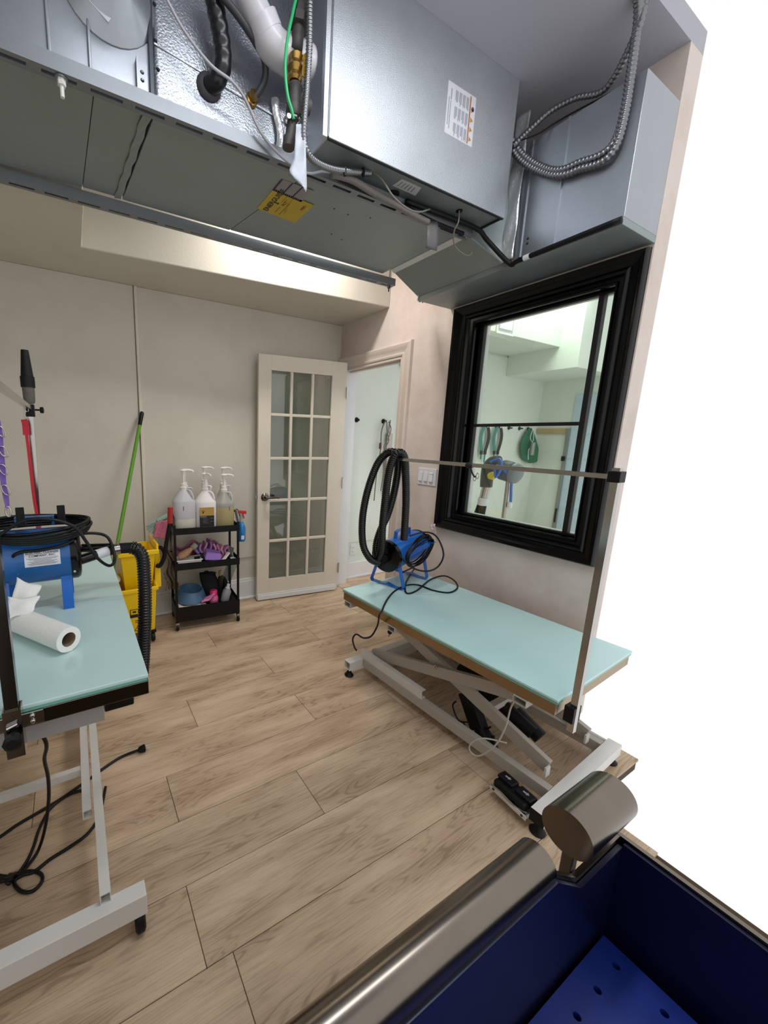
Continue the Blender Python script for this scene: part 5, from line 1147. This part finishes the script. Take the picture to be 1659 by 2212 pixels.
# caution marks printed on the tub front
fy = lambda z: (by0 + by1) / 2 - (by1 - by0) / 2 * (.84 + .16 * (z - .085) / .315) - .0012
pz_ = .215
ye = lambda z: fy(z) - .0012
em = MB()
for (xa, xb, za, zb_) in ((.262, .372, .262, .266), (.262, .372, .205, .228), (.262, .267, .205, .266), (.367, .372, .205, .266), (.278, .30, .24, .252), (.31, .34, .24, .252)):
    em.hexa([(xa, ye(za), za), (xb, ye(za), za), (xb, ye(za) + .0008, za), (xa, ye(za) + .0008, za), (xa, ye(zb_), zb_), (xb, ye(zb_), zb_), (xb, ye(zb_) + .0008, zb_), (xa, ye(zb_) + .0008, zb_)])
obj('framed_emblem', em, M_ink, mbk)
mb = MB()
for (xa, xb, za, zb_) in ((.292, .360, .166, .170), (.292, .340, .178, .182)): mb.box(xa, xb, fy(zb_) - .0006, fy(zb_), za, zb_)
obj('print_lines', mb, M_ink, mbk)
yz = fy(.12)
obj('warning_triangle', MB().beam((.285, fy(.105) - .001, .105), (.320, fy(.155) - .001, .155), .001, .003).beam((.320, fy(.155) - .001, .155), (.355, fy(.105) - .001, .105), .001, .003).beam((.285, fy(.105) - .001, .105), (.355, fy(.105) - .001, .105), .001, .003), M_ink, mbk)

mop = thing('mop', 'green mop pole with black tip leaning on back wall', 'mop', (.3, 2.75, .45))
m0 = at(255, 1168, .265, 2.74); m1 = at(307, 890, .450, 3.005)
dm = (m1 - m0).normalized()
obj('pole', MB().cyl(m0 - dm * .22, m1 - dm * .10, .0125, n=14), mat('green_pole', '5e9a24', .4), mop, smooth=40)
obj('tip_grip', MB().lathe(m1 - dm * .10, dm, [(0, .0135), (.09, .0145), (.10, .010), (.104, .003)], 14), M_rub, mop, smooth=40)
mh = m0 - dm * .22
obj('mop_head', MB().sheet(lambda u, v: mh + V(.035 * math.cos(6.28 * u) * (.4 + v), .06 * math.sin(6.28 * u) * (.4 + v), .01 - .05 * v + .004 * math.sin(40 * u)), 40, 5), mat('mop_cotton', 'b9b4a8', .9), mop, smooth=True, thick=.004)

# ------------------------------------------------------------------ black cart
CO = V(.580, 2.700, 0); cu = (V(1.050, 2.652, 0) - CO); CLEN = cu.length; cu.normalize(); cvv = V(-cu.y, cu.x, 0)
CD = .265
cart_rz = math.atan2(cu.y, cu.x)
K = lambda a, b, z: CO + cu * a + cvv * b + V(0, 0, z)
ct = thing('utility_cart', 'black three-tier metal utility cart against back wall', 'cart', tuple(K(CLEN / 2, CD / 2, 0)), cart_rz)
def kb(a0, a1, b0, b1, z0, z1, mb=None):
    mb = mb or MB()
    return mb.hexa([K(a0, b0, z0), K(a1, b0, z0), K(a1, b1, z0), K(a0, b1, z0), K(a0, b0, z1), K(a1, b0, z1), K(a1, b1, z1), K(a0, b1, z1)])
pt_ = .016
for a in (0, CLEN - pt_):
    for b in (0, CD - pt_):
        obj('post', kb(a, a + pt_, b, b + pt_, .062, .79 if b == 0 else .86), M_bmetal, ct, bevel=.001)
    # sloping end handle
    mb = MB().beam(K(a + pt_ / 2, pt_ / 2, .785), K(a + pt_ / 2, .07, .855), .014, .012).beam(K(a + pt_ / 2, .065, .855), K(a + pt_ / 2, CD - pt_ / 2, .855), .014, .012)
    obj('end_handle', mb, M_bmetal, ct)
def tray(z0, z1, floor_z):
    mb = kb(0, CLEN, -.004, 0, z0, z1); kb(0, CLEN, CD, CD + .004, z0, z1, mb); kb(-.002, 0.0, -.004, CD + .004, z0, z1, mb); kb(CLEN, CLEN + .002, -.004, CD + .004, z0, z1, mb)
    kb(0, CLEN, 0, CD, floor_z - .004, floor_z, mb); return mb
obj('tray', tray(.722, .768, .740), M_bmetal, ct); obj('tray', tray(.462, .512, .478), M_bmetal, ct); obj('tray', tray(.070, .180, .158), M_bmetal, ct)
for a in (.008, CLEN - .008):
    for b in (.008, CD - .008):
        p = K(a, b, 0)
        cs = obj('caster', MB().lathe(p + V(-.009, 0, .0225), (1, 0, 0), [(0, .017), (.003, .0225), (.015, .0225), (.018, .017)], 18), M_rub, ct, smooth=40)
        obj('caster_fork', MB().box(p.x - .012, p.x + .012, p.y - .012, p.y + .012, .046, .062).box(p.x - .012, p.x - .010, p.y - .006, p.y + .006, .020, .046).box(p.x + .010, p.x + .012, p.y - .006, p.y + .006, .020, .046), M_chrome, cs)
# pump jugs
M_jug = mat('milky_plastic', 'd9d8dd', .35, var=.03, trans=.25); M_jugw = mat('white_plastic', 'e6e2e2', .4, var=.02)
M_pump = mat('pump_white', 'e9e5e0', .4, var=.02)
M_liqw = mat('pearl_liquid', 'd8d4c4', .4); M_liqg = mat('amber_liquid', 'b3a678', .35); M_clear = mat('frosted_clear', 'd3d2ca', .3, trans=.5)
def jug(lab, p, r, hb, hs, hn, kind, head_dir, group='pump jugs on the top of the cart'):
    t = thing('pump_jug', lab, 'jug', tuple(p), group=group)
    body = {'milky': M_jug, 'white': M_jugw, 'amber': M_liqg, 'clear': M_clear}[kind]
    sq = []
    def sect(rad, z, n=24, pw_=3.2):
        out = []
        for k_ in range(n):
            a_ = 2 * pi * k_ / n; c_, s_ = math.cos(a_), math.sin(a_); rr = rad / (abs(c_) ** pw_ + abs(s_) ** pw_) ** (1 / pw_)
            out.append(p + cu * (rr * c_) + cvv * (rr * .9 * s_) + V(0, 0, z))
        return out
    secs = [sect(r * .93, 0), sect(r, .012), sect(r, hb * .55)]
    lower = {'milky': M_liqw, 'amber': M_liqg}.get(kind)
    if lower:
        hl = hb * (.42 if kind == 'milky' else .86)
        obj('lower_body', MB().rings([sect(r * .93, 0), sect(r, .012), sect(r, hl)]), lower, t, smooth=50)
        obj('body', MB().rings([sect(r, hl), sect(r, hb), sect(r * .93, hb + .012), sect(r * .55, hb + hs * .7, pw_=2.2), sect(.026, hb + hs, pw_=2)]), M_jug if kind == 'milky' else M_clear, t, smooth=50)
    else:
        obj('body', MB().rings(secs + [sect(r, hb), sect(r * .93, hb + .012), sect(r * .55, hb + hs * .7, pw_=2.2), sect(.026, hb + hs, pw_=2)]), body, t, smooth=50)
    zn = hb + hs
    obj('cap', MB().lathe(p + V(0, 0, zn), (0, 0, 1), [(0, .024), (.018, .026), (.020, .020), (.042, .020), (.044, .012)], 18), M_pump, t, smooth=40)
    obj('pump_stem', MB().lathe(p + V(0, 0, zn + .044), (0, 0, 1), [(0, .006), (hn * .5, .0085), (hn, .013)], 12), M_pump, t, smooth=40)
    hd = head_dir.normalized(); tpz = p + V(0, 0, zn + .044 + hn)
    obj('pump_head', MB().lathe(tpz, (0, 0, 1), [(0, .020), (.006, .022), (.013, .012)], 14).tube([tpz + V(0, 0, .006), tpz + hd * .035 + V(0, 0, .007), tpz + hd * .062 + V(0, 0, .002), tpz + hd * .070 + V(0, 0, -.008)], lambda u: .008 - .003 * u, 8, 4), M_pump, t, smooth=50)
    # grip handle on the shoulder
    hdv = (cu * .8 - cvv * .6).normalized() if kind != 'clear' else (cu).normalized()
    obj('grip', MB().tube([p + hdv * .022 + V(0, 0, zn - .004), p + hdv * .052 + V(0, 0, zn - .008), p + hdv * (r * .92) + V(0, 0, hb + .035), p + hdv * (r * .90) + V(0, 0, hb + .006)], .0075, 10, 5), M_jug if kind != 'white' else M_jugw, t, smooth=True)
    return t
zt0 = .7405
j1 = jug('front left pump jug, milky plastic with a low level of lotion', K(.088, .092, zt0), .080, .205, .085, .085, 'milky', cu)
j2 = jug('front middle pump jug, solid white with black and gold label', K(.240, .088, zt0), .076, .195, .080, .075, 'white', cu * .3 + cvv * -.6)
j3 = jug('front right pump jug, half clear with pale amber liquid', K(.380, .088, zt0), .070, .180, .085, .075, 'amber', cu * .9 - cvv * .2)
j4 = jug('rear left pump jug, mostly hidden behind the front left one', K(.115, .215, zt0), .045, .20, .085, .085, 'clear', cu * .5 - cvv * .3)
j5 = jug('rear middle pump jug with long spout, behind the white one', K(.262, .215, zt0), .045, .215, .085, .085, 'white', cu)
j6 = jug('rear right clear pump jug behind the amber one', K(.405, .215, zt0), .045, .215, .080, .085, 'clear', cu)
# label of the white jug and level marks
lp_ = K(.248 - .042, .088 - .0607, zt0)
fr = lambda a, z, dz=0: K(a, .088 - .0690 - dz, zt0 + z)
def lbl(a0, a1, z0, z1, d0): return MB().hexa([fr(a0, z0, d0), fr(a1, z0, d0), fr(a1, z0, d0 - .001), fr(a0, z0, d0 - .001), fr(a0, z1, d0), fr(a1, z1, d0), fr(a1, z1, d0 - .001), fr(a0, z1, d0 - .001)])
obj('black_label', lbl(.186, .290, .025, .105, .0015), M_ink, j2); obj('gold_label', lbl(.186, .290, .105, .165, .0015), mat('gold_print', 'b8934a', .5), j2)
mb = MB()
for k_ in range(4): mb.beam(fr(.209, .085 - k_ * .011, .002), fr(.24 + .008 * (k_ % 2), .085 - k_ * .011, .002), .0005, .0016)
mb.beam(fr(.190, .097, .002), fr(.235, .097, .002), .0006, .006); mb.beam(fr(.262, .085, .002), fr(.286, .085, .002), .0005, .0016); mb.beam(fr(.262, .062, .002), fr(.286, .062, .002), .0005, .0016)
obj('print_lines', mb, M_ink2, j2)
obj('paw_mark', MB().sphere(fr(.212, .128, .0015), .007, 1, .1, 1, 10).sphere(fr(.205, .138, .0015), .0035, 1, .1, 1, 8).sphere(fr(.213, .141, .0015), .0035, 1, .1, 1, 8).sphere(fr(.221, .136, .0015), .0035, 1, .1, 1, 8), M_ink, j2)
obj('level_mark', MB().beam(K(.075, .092 - .0735, zt0 + .150), K(.075, .092 - .0735, zt0 + .180), .002, .003, (1, 0, 0)), M_ink, j1)
obj('level_mark', MB().beam(K(.405, .088 - .0625, zt0 + .135), K(.405, .088 - .0625, zt0 + .162), .002, .003, (1, 0, 0)), M_ink, j3)
mb = MB()
for k_ in range(6): mb.beam(K(.335, .088 - .0622, zt0 + .05 + k_ * .016), K(.362, .088 - .0622, zt0 + .05 + k_ * .016), .0008, .0012)
obj('scale_marks', mb, M_ink2, j3)
# blue spray bottle hung on the right end
sp = thing('spray_bottle', 'blue spray bottle with red trigger hung on the cart end', 'spray bottle', tuple(K(CLEN + .03, .07, .62)))
b0 = K(CLEN + .036, .075, 0)
def ov(c, rx, ry, z, n=16): return [V(c.x, c.y, z) + cu * (rx * math.cos(2 * pi * k_ / n)) + cvv * (ry * math.sin(2 * pi * k_ / n)) for k_ in range(n)]
obj('bottle', MB().rings([ov(b0, .028, .042, .625), ov(b0, .032, .048, .635), ov(b0, .032, .048, .73), ov(b0, .022, .032, .755), ov(b0, .012, .012, .775)]), mat('blue_liquid', '1a77b8', .2, var=.12), sp, smooth=50)
obj('clear_neck', MB().rings([ov(b0, .014, .016, .772), ov(b0, .012, .014, .83)]), M_clear, sp, smooth=50)
obj('trigger_head', MB().beam(K(CLEN + .01, .075, .852), K(CLEN + .072, .060, .845), .024, .022).beam(K(CLEN + .045, .066, .84), K(CLEN + .055, .062, .80), .014, .008), mat('red_trigger', 'c8262c', .4), sp, bevel=.003)
obj('bottle_label', MB().beam(K(CLEN + .022, .026, .66), K(CLEN + .046, .026, .66), .001, .03), M_label, sp)
obj('hanging_hook', MB().tube([K(CLEN + .030, .08, .80), K(CLEN + .010, .08, .865), K(CLEN - .006, .08, .868)], .003, 6), M_rub, sp)
# cloths hanging on the left end
def drape(lab, name, cat, m, corners, amp, thick=.006, nu=14, nv=14, fr_=9):
    c = corners
    return tag(obj(name, MB().sheet(lambda u, v: (c[0] * (1 - u) * (1 - v) + c[1] * u * (1 - v) + c[2] * u * v + c[3] * (1 - u) * v) + V(amp * .3 * math.sin(fr_ * u + 5 * v), amp * math.sin(fr_ * 1.7 * u + 4 * v), amp * .4 * math.sin(fr_ * v + 3 * u)), nu, nv), m, smooth=True, thick=thick), lab, cat)
g2 = lambda x, y, X=.545, Y=2.76: at(x, y, X, Y)
drape('pink chenille cleaning cloth hanging at the cart\'s left end', 'cleaning_cloth', 'cloth', mat('pink_chenille', 'd0788f', .9, var=.3, vs=90, bump=.9, bs=150),
      [g2(336, 1130), g2(366, 1122, .56, 2.76), g2(366, 1164, .56, 2.76), g2(332, 1162)], .008)
gv = thing('rubber_glove', 'pale mint rubber glove draped behind the pink cloth', 'glove', tuple(g2(340, 1130, .53, 2.80)))
M_mint = mat('mint_rubber', '93b3a6', .5)
obj('cuff', MB().tube([g2(368, 1112, .56, 2.80), g2(352, 1120, .55, 2.80), g2(340, 1127, .54, 2.80)], lambda u: .020 - .002 * u, 12, 5), M_mint, gv, smooth=True)
for k_, (x, y) in enumerate(((316, 1138), (317, 1144), (322, 1149), (330, 1152), (326, 1136))):
    obj('finger', MB().tube([g2(342, 1126, .54, 2.80), g2((342 + x) / 2, (1126 + y) / 2 - 2, .535, 2.80), g2(x, y, .53, 2.80)], lambda u: .011 - .005 * u, 8, 4), M_mint, gv, smooth=True)

# ---- middle shelf
zm = .4785
def kpt(x, y, b):      # point seen at a pixel, b metres behind the cart front
    n_ = cvv; o_ = K(0, b, 0); d = ray(x, y); tt = (o_ - EYE).dot(n_) / d.dot(n_); return EYE + d * tt
bk = thing('basket', 'small white plastic basket on the cart middle shelf', 'basket', tuple(K(.10, .06, zm)))
def frus(a0, a1, b0, b1, z0, z1, s):
    ac, bc = (a0 + a1) / 2, (b0 + b1) / 2
    def rg(k_, ins, z): return [K(ac + sx * ((a1 - a0) / 2 * k_ - ins), bc + sy * ((b1 - b0) / 2 * k_ - ins), z) for sx, sy in ((-1, -1), (1, -1), (1, 1), (-1, 1))]
    return MB().rings([rg(s, 0, z0), rg(1, 0, z1), rg(1, .004, z1), rg(s, .004, z0 + .004)])
obj('tub', frus(.022, .195, .004, .12, zm, .530, .88), M_jugw, bk, bevel=.003)
obj('rim', MB().hexa([K(.016, -.002, .526), K(.200, -.002, .526), K(.200, .004, .526), K(.016, .004, .526), K(.016, -.002, .533), K(.200, -.002, .533), K(.200, .004, .533), K(.016, .004, .533)]), M_jugw, bk, bevel=.002)
sl = thing('grooming_mitt', 'speckled grooming mitt with grey cuff lying in the basket', 'mitt', tuple(K(.1, .06, .535)))
obj('mitt', MB().tube([K(.035, .05, .545), K(.07, .05, .560), K(.11, .055, .585), K(.14, .06, .605)], lambda u: .014 + .014 * math.sin(pi * min(1, u + .15)), 12, 5), mat('speckled_mitt', 'b98f6c', .8, var=.6, vs=120), sl, smooth=True)
obj('cuff', MB().tube([K(.135, .06, .600), K(.165, .07, .625)], lambda u: .022, 12, 3), mat('grey_cuff', '9c9a88', .8), sl, smooth=True)
br = tag(obj('nail_clipper', MB().beam(K(.10, .03, .545), K(.185, .02, .556), .012, .010).beam(K(.09, .055, .54), K(.18, .045, .552), .012, .008), mat('olive_handle', '6f735a', .5), bevel=.003), 'olive handled clipper lying at front of white basket', 'clipper')
lc = tag(obj('folded_cloth', MB().prism([K(.215, .01, .515), K(.335, .004, .50), K(.345, .02, .545), K(.235, .03, .572)], tuple(cvv * .07 + V(0, 0, .012))), mat('lilac_cloth', '9672bd', .85, bump=.4, bs=120), bevel=.008), 'folded lilac cloth at the front of the middle shelf', 'cloth')
tw = ['9a7bc0', 'b07fb5', 'c987ad', 'a574ae', 'd095b4', 'c07ea6', 'd797b0', 'c283ac']
for i in range(8):
    a = .195 + .026 * i; h_ = .135 - .009 * abs(i - 3) - (.02 if i > 5 else 0)
    fl_ = lambda u, v, a=a, i=i, h_=h_: K(a + .012 * math.sin(6 * v + i) + .018 * (v) * (i - 3.5) * .5 + .010 * math.sin(2 * pi * u), .10 + .10 * u, zm + .012 + h_ * v + .01 * math.sin(4 * u + i))
    tag(obj('rolled_towel', MB().sheet(fl_, 10, 10), mat('towel_%d' % i, tw[i], .9, bump=.5, bs=150), smooth=True, thick=.013),
        ['violet folded towel at the left end of the towel row', 'plum towel, second from left of the upright row', 'mauve towel, third from left of the upright row', 'dark plum towel, fourth from left in the row', 'rosy towel, fourth from right in the upright row', 'dusky pink towel, third from right in the row', 'pale rose towel, second from right in the row', 'violet pink towel at the right end of the row'][i], 'towel', 'upright folded towels on the middle shelf')
tag(obj('pink_bag', MB().sheet(lambda u, v: K(.02 + .20 * u, .18 + .02 * math.sin(9 * u), zm + .02 + v * (.10 + .03 * math.sin(3 + 7 * u))) + cvv * (.03 * math.sin(pi * v)), 18, 10), mat('pink_plastic', 'b8708d', .45), smooth=True, thick=.01), 'dusky pink bag slumped at back left of middle shelf', 'bag')
tag(obj('navy_cloth', MB().sphere(K(.205, .10, zm + .035), .04, 1.3, 1, .85, 14), mat('navy_cloth', '1d1a33', .85, bump=.6, bs=60), smooth=True), 'dark navy bunched cloth between basket and lilac cloth', 'cloth')
mf = tag(obj('shaggy_mop_pad', MB().sheet(lambda u, v: K(-.055 + .075 * u + .012 * math.sin(11 * v), .06 + .05 * math.sin(4 * u), .30 + .30 * v * (1 - .1 * u)) + cvv * (.02 * math.sin(14 * u + 9 * v)), 18, 26), mat('shaggy_pad', '7b6e60', .95, var=.5, vs=110, bump=1.0, bs=160), smooth=True, thick=.012), 'shaggy brown grey mop pad hanging on cart left side', 'mop pad')
obj('hanging_loop', MB().tube([K(-.01, .07, .59), K(.0, .07, .70), K(.004, .012, .775), K(-.006, .06, .70), K(-.02, .07, .59)], .003, 6), M_gc, mf)
tag(obj('white_brush', MB().beam(K(.345, .02, .488), K(.405, .05, .548), .03, .012), M_jugw, bevel=.004), 'white flat brush leaning at the shelf\'s right front', 'brush')
tag(obj('yellow_sponge', MB().hexa([K(.305, .03, zm), K(.36, .03, zm), K(.36, .07, zm), K(.305, .07, zm), K(.305, .03, zm + .022), K(.36, .03, zm + .022), K(.36, .07, zm + .022), K(.305, .07, zm + .022)]), mat('sponge', 'c99a2b', .9, bump=.6, bs=200), bevel=.004), 'small yellow sponge under the white brush', 'sponge')
tag(obj('small_bottle', MB().lathe(K(.415, .05, zm + .016), cu + V(0, 0, .0), [(0, .014), (.03, .014), (.034, .006), (.042, .006)], 14), mat('pale_bottle', 'b8c4b8', .3), smooth=40), 'small pale bottle lying right of the white brush', 'bottle')
tag(obj('plastic_pouch', MB().sheet(lambda u, v: K(.41 + .045 * u, .12 + .02 * math.sin(5 * u), zm + .005 + .085 * v) + cvv * (.012 * math.sin(6 * v + 5 * u)), 10, 10), mat('clear_pouch', 'c5c2bf', .2, trans=.7), smooth=True, thick=.002), 'crinkled clear pouch at the middle shelf right end', 'pouch')
# ---- bottom shelf
zbm = .0825
bwc = K(.122, .125, 0)
bw = thing('pet_bowl', 'large blue grey pet bowl tilted on the bottom shelf', 'bowl', tuple(bwc + V(0, 0, .185)))
obj('bowl', MB().lathe(bwc + V(0, 0, .190), V(.05, -.10, 1), [(0, .118), (.006, .122), (.075, .093), (.082, .088), (.080, .082), (.035, .070), (.03, .0)], 40), mat('blue_grey_plastic', '4a6c8b', .4), bw, smooth=50)
for i, (a, b, rx, ry) in enumerate(((.08, .10, .10, .06), (.16, .08, .06, .05))):
    pass
cl = tag(obj('folded_rag', MB().sheet(lambda u, v: K(.02 + .20 * u, .01 + .22 * v, .172 + .012 * math.sin(9 * u + 2) * math.sin(6 * v)), 16, 14), mat('cream_rag', 'cfc0ae', .9), smooth=True, thick=.014), 'cream rag spread beneath the blue grey bowl', 'cloth')
tag(obj('pink_pouch', MB().sheet(lambda u, v: K(.185 + .10 * u, .005 + .05 * v, .185 + .055 * u * (1 - v * .3) + .010 * math.sin(8 * u + 5 * v)), 10, 8), mat('pink_foil', 'd77fb0', .4, bump=.5, bs=60), smooth=True, thick=.012), 'shiny pink pouch tucked beside the pet bowl', 'pouch')
pj = thing('pink_jar', 'pink jar with deeper pink lid on the bottom shelf', 'jar', tuple(K(.285, .05, .159)))
obj('jar', MB().lathe(K(.285, .05, .159), (0, 0, 1), [(0, .030), (.006, .035), (.05, .035), (.065, .026)], 22), mat('pink_plastic_jar', 'cf5f92', .3), pj, smooth=50)
obj('lid', MB().lathe(K(.285, .05, .222), (0, 0, 1), [(0, .028), (.036, .028), (.040, .024)], 22), mat('deep_pink_lid', 'd42a74', .35), pj, smooth=50)
obj('label_mark', MB().tube([K(.268, .0135, .200), K(.278, .0135, .19), K(.288, .0135, .202), K(.298, .0135, .192)], .0015, 5), mat('pale_print', 'd6c3d0', .6), pj)
gs = thing('grey_bottle', 'tilted grey squeeze bottle with white cap on bottom shelf', 'bottle', tuple(K(.37, .05, .159)))
gdir = cu * .25 + V(0, 0, 1)
obj('bottle', MB().lathe(K(.368, .05, .160), gdir, [(0, .030), (.006, .033), (.085, .033), (.105, .018)], 20), mat('translucent_grey', '9a9ba0', .35, trans=.2), gs, smooth=50)
obj('cap', MB().lathe(K(.368, .05, .160) + gdir.normalized() * .104, gdir, [(0, .018), (.006, .020), (.010, .012), (.035, .012)], 16), M_label, gs, smooth=50)
bb = thing('black_bag', 'black fabric bag with a loop on the bottom shelf', 'bag', tuple(K(.29, .17, .16)))
def bag(u, v):
    a_ = 2 * pi * u; rx = .078 * (1 - .2 * v) + .008 * math.sin(3 * a_ + 5 * v); ry = .05 * (1 - .3 * v)
    return K(.305 + rx * math.cos(a_) - .03 * v, .190 + ry * math.sin(a_), .160 + .185 * v + .012 * math.cos(a_) * -v)
obj('bag_body', MB().sheet(bag, 28, 12), mat('black_fabric', '0f1017', .8, bump=.4, bs=60), bb, smooth=True, thick=.003)
obj('bag_top', MB().sphere(K(.275, .190, .345), .062, 1.05, .55, .22, 14), mat('black_fabric', ''), bb, smooth=True)
obj('loop', MB().tube([K(.245, .165, .350), K(.240, .16, .372), K(.255, .157, .380), K(.27, .16, .370), K(.265, .165, .352)], .005, 8), M_rub, bb, smooth=True)
wb = thing('wooden_brush', 'brush with pale wooden handle upright behind the black bag', 'brush', tuple(K(.36, .17, .16)))
obj('handle', MB().lathe(K(.362, .16, .33), (0, 0, 1), [(0, .011), (.03, .014), (.042, .011)], 12), mat('pale_wood', 'a08a5c', .6), wb, smooth=40)
obj('brush_head', MB().lathe(K(.362, .16, .165), V(.05, 0, 1), [(0, .012), (.06, .012), (.10, .024), (.15, .024), (.165, .012)], 16), mat('dark_brush', '241d1c', .7), wb, smooth=40)
tag(obj('black_case', MB().prism([K(.375, .13, .159), K(.445, .13, .159), K(.442, .13, .22), K(.405, .13, .31), K(.385, .13, .30)], tuple(cvv * .07)), M_rub, bevel=.006), 'black rounded case at the bottom shelf right end', 'case')
cp = thing('clear_packet', 'clear printed packet hanging behind the cart right end', 'packet', tuple(K(CLEN + .02, .27, .25)))
obj('packet', MB().hexa([K(.405, .275, .27), K(.47, .275, .22), K(.47, .277, .22), K(.405, .277, .27), K(.46, .275, .42), K(.535, .275, .36), K(.535, .277, .36), K(.46, .277, .42)]), mat('packet_film', 'a9aca9', .25, trans=.35), cp)
mb = MB()
for k_ in range(7): mb.beam(K(.425 + .009 * k_, .2745, .275 - .006 * k_), K(.462 + .009 * k_, .2745, .385 - .007 * k_), .0008, .002)
obj('print_lines', mb, mat('print_mid', '6c6f6c', .6), cp)
obj('green_strip', MB().beam(K(.495, .2745, .335), K(.515, .2745, .368), .0012, .012), mat('print_green', '8a9a55', .6), cp)

# ------------------------------------------------------------------ steel bathing tub at lower right
tb = thing('bathing_tub', 'steel pet bathing tub with rolled rim and blue lining', 'bathtub', (.2, 0, 0))
TR0, TRr = V(-.35, .245, .795), .0275
zr_ = .795
x_end = .572
obj('rolled_rim', MB().tube([(-.35, .236, zr_), (x_end, .236, zr_)], TRr, 40, spline=False), M_tubsteel, tb, smooth=40)
obj('rolled_rim', MB().tube([(.652, .236, zr_ + .004), (.80, .236, zr_ + .004)], TRr + .010, 40, spline=False), M_tubsteel, tb, smooth=40)
wy = .209
obj('front_wall', MB().box(-.35, x_end, wy + .004, wy + .012, .08, zr_ - .01), M_tubsteel, tb)
obj('front_wall', MB().hexa([(x_end, wy + .004, .08), (.655, wy + .004, .08), (.655, wy + .012, .08), (x_end, wy + .012, .08), (x_end, wy + .004, .795), (.655, wy + .004, .735), (.655, wy + .012, .735), (x_end, wy + .012, .795)]), M_tubsteel, tb)
obj('front_wall', MB().hexa([(.6555, wy + .004, .08), (.799, wy + .004, .08), (.799, wy + .012, .08), (.6555, wy + .012, .08), (.6555, wy + .004, .735), (.799, wy + .004, .735), (.799, wy + .012, .735), (.6555, wy + .012, .735)]), M_tubsteel, tb)
obj('lining', MB().box(.6555, .791, wy - .004, wy + .003, .42, .725), M_blutub, tb)
obj('gate_post', MB().box(.655, .672, wy + .013, wy + .03, .08, zr_ + .01), M_dchrome, tb, bevel=.002)
obj('lining', MB().box(-.348, x_end, wy - .004, wy + .003, .42, zr_ - .006).hexa([(x_end, wy - .004, .42), (.655, wy - .004, .42), (.655, wy + .003, .42), (x_end, wy + .003, .42), (x_end, wy - .004, .789), (.655, wy - .004, .725), (.655, wy + .003, .725), (x_end, wy + .003, .789)]), M_blutub, tb)
obj('end_wall', MB().box(.80, .808, -.55, wy + .012, .08, .735), M_tubsteel, tb)
obj('end_lining', MB().box(.792, .799, -.545, wy - .004, .42, .73), M_blutub, tb)
obj('end_wall', MB().box(-.358, -.35, -.55, wy + .012, .08, zr_), M_tubsteel, tb)
obj('back_wall', MB().box(-.358, .808, -.562, -.55, .08, .80), M_tubsteel, tb)
# perforated blue mat
mm_ = MB(); zm0 = .553
holes = []
M_hole = mat('hole_dark', '02030a', .8)
obj('tub_floor', MB().box(-.348, .792, -.548, wy - .005, .500, .513), M_blutub, tb)
bm_ = MB()
step = .062
xs_ = [-.345 + step * i for i in range(19)]; ys_ = [-.545 + step * i for i in range(13)]
for i in range(18):
    for j in range(12):
        x0_, x1_, y0_, y1_ = xs_[i], xs_[i + 1], ys_[j], min(ys_[j + 1], wy - .006)
        cx_, cy_ = (x0_ + x1_) / 2, (y0_ + y1_) / 2
        N_ = 12
        inner = []; outer = []
        for k_ in range(N_):
            a_ = 2 * pi * k_ / N_ + pi / 4; inner.append(V(cx_ + .0055 * math.cos(a_), cy_ + .0055 * math.sin(a_), zm0))
            s_ = k_ / N_ * 4; q_ = int(s_); f_ = s_ - q_
            cn = [(x1_, y1_), (x0_, y1_), (x0_, y0_), (x1_, y0_)]
            p_, n_ = cn[q_], cn[(q_ + 1) % 4]
            outer.append(V(p_[0] + (n_[0] - p_[0]) * f_, p_[1] + (n_[1] - p_[1]) * f_, zm0))
        vi = [bm_.b.verts.new(p) for p in inner]; vo_ = [bm_.b.verts.new(p) for p in outer]; vd = [bm_.b.verts.new(p - V(0, 0, .02)) for p in inner]
        for k_ in range(N_):
            k2 = (k_ + 1) % N_
            bm_.b.faces.new([vo_[k_], vo_[k2], vi[k2], vi[k_]]); bm_.b.faces.new([vi[k_], vi[k2], vd[k2], vd[k_]])
obj('perforated_mat', bm_, M_blumat, tb)
for (x, y) in ((-.32, -.50), (.76, -.50), (-.32, .17), (.76, .17)):
    obj('leg', MB().beam((x, y, .0), (x, y, .41), .04, .04, (1, 0, 0)), M_tubsteel, tb)
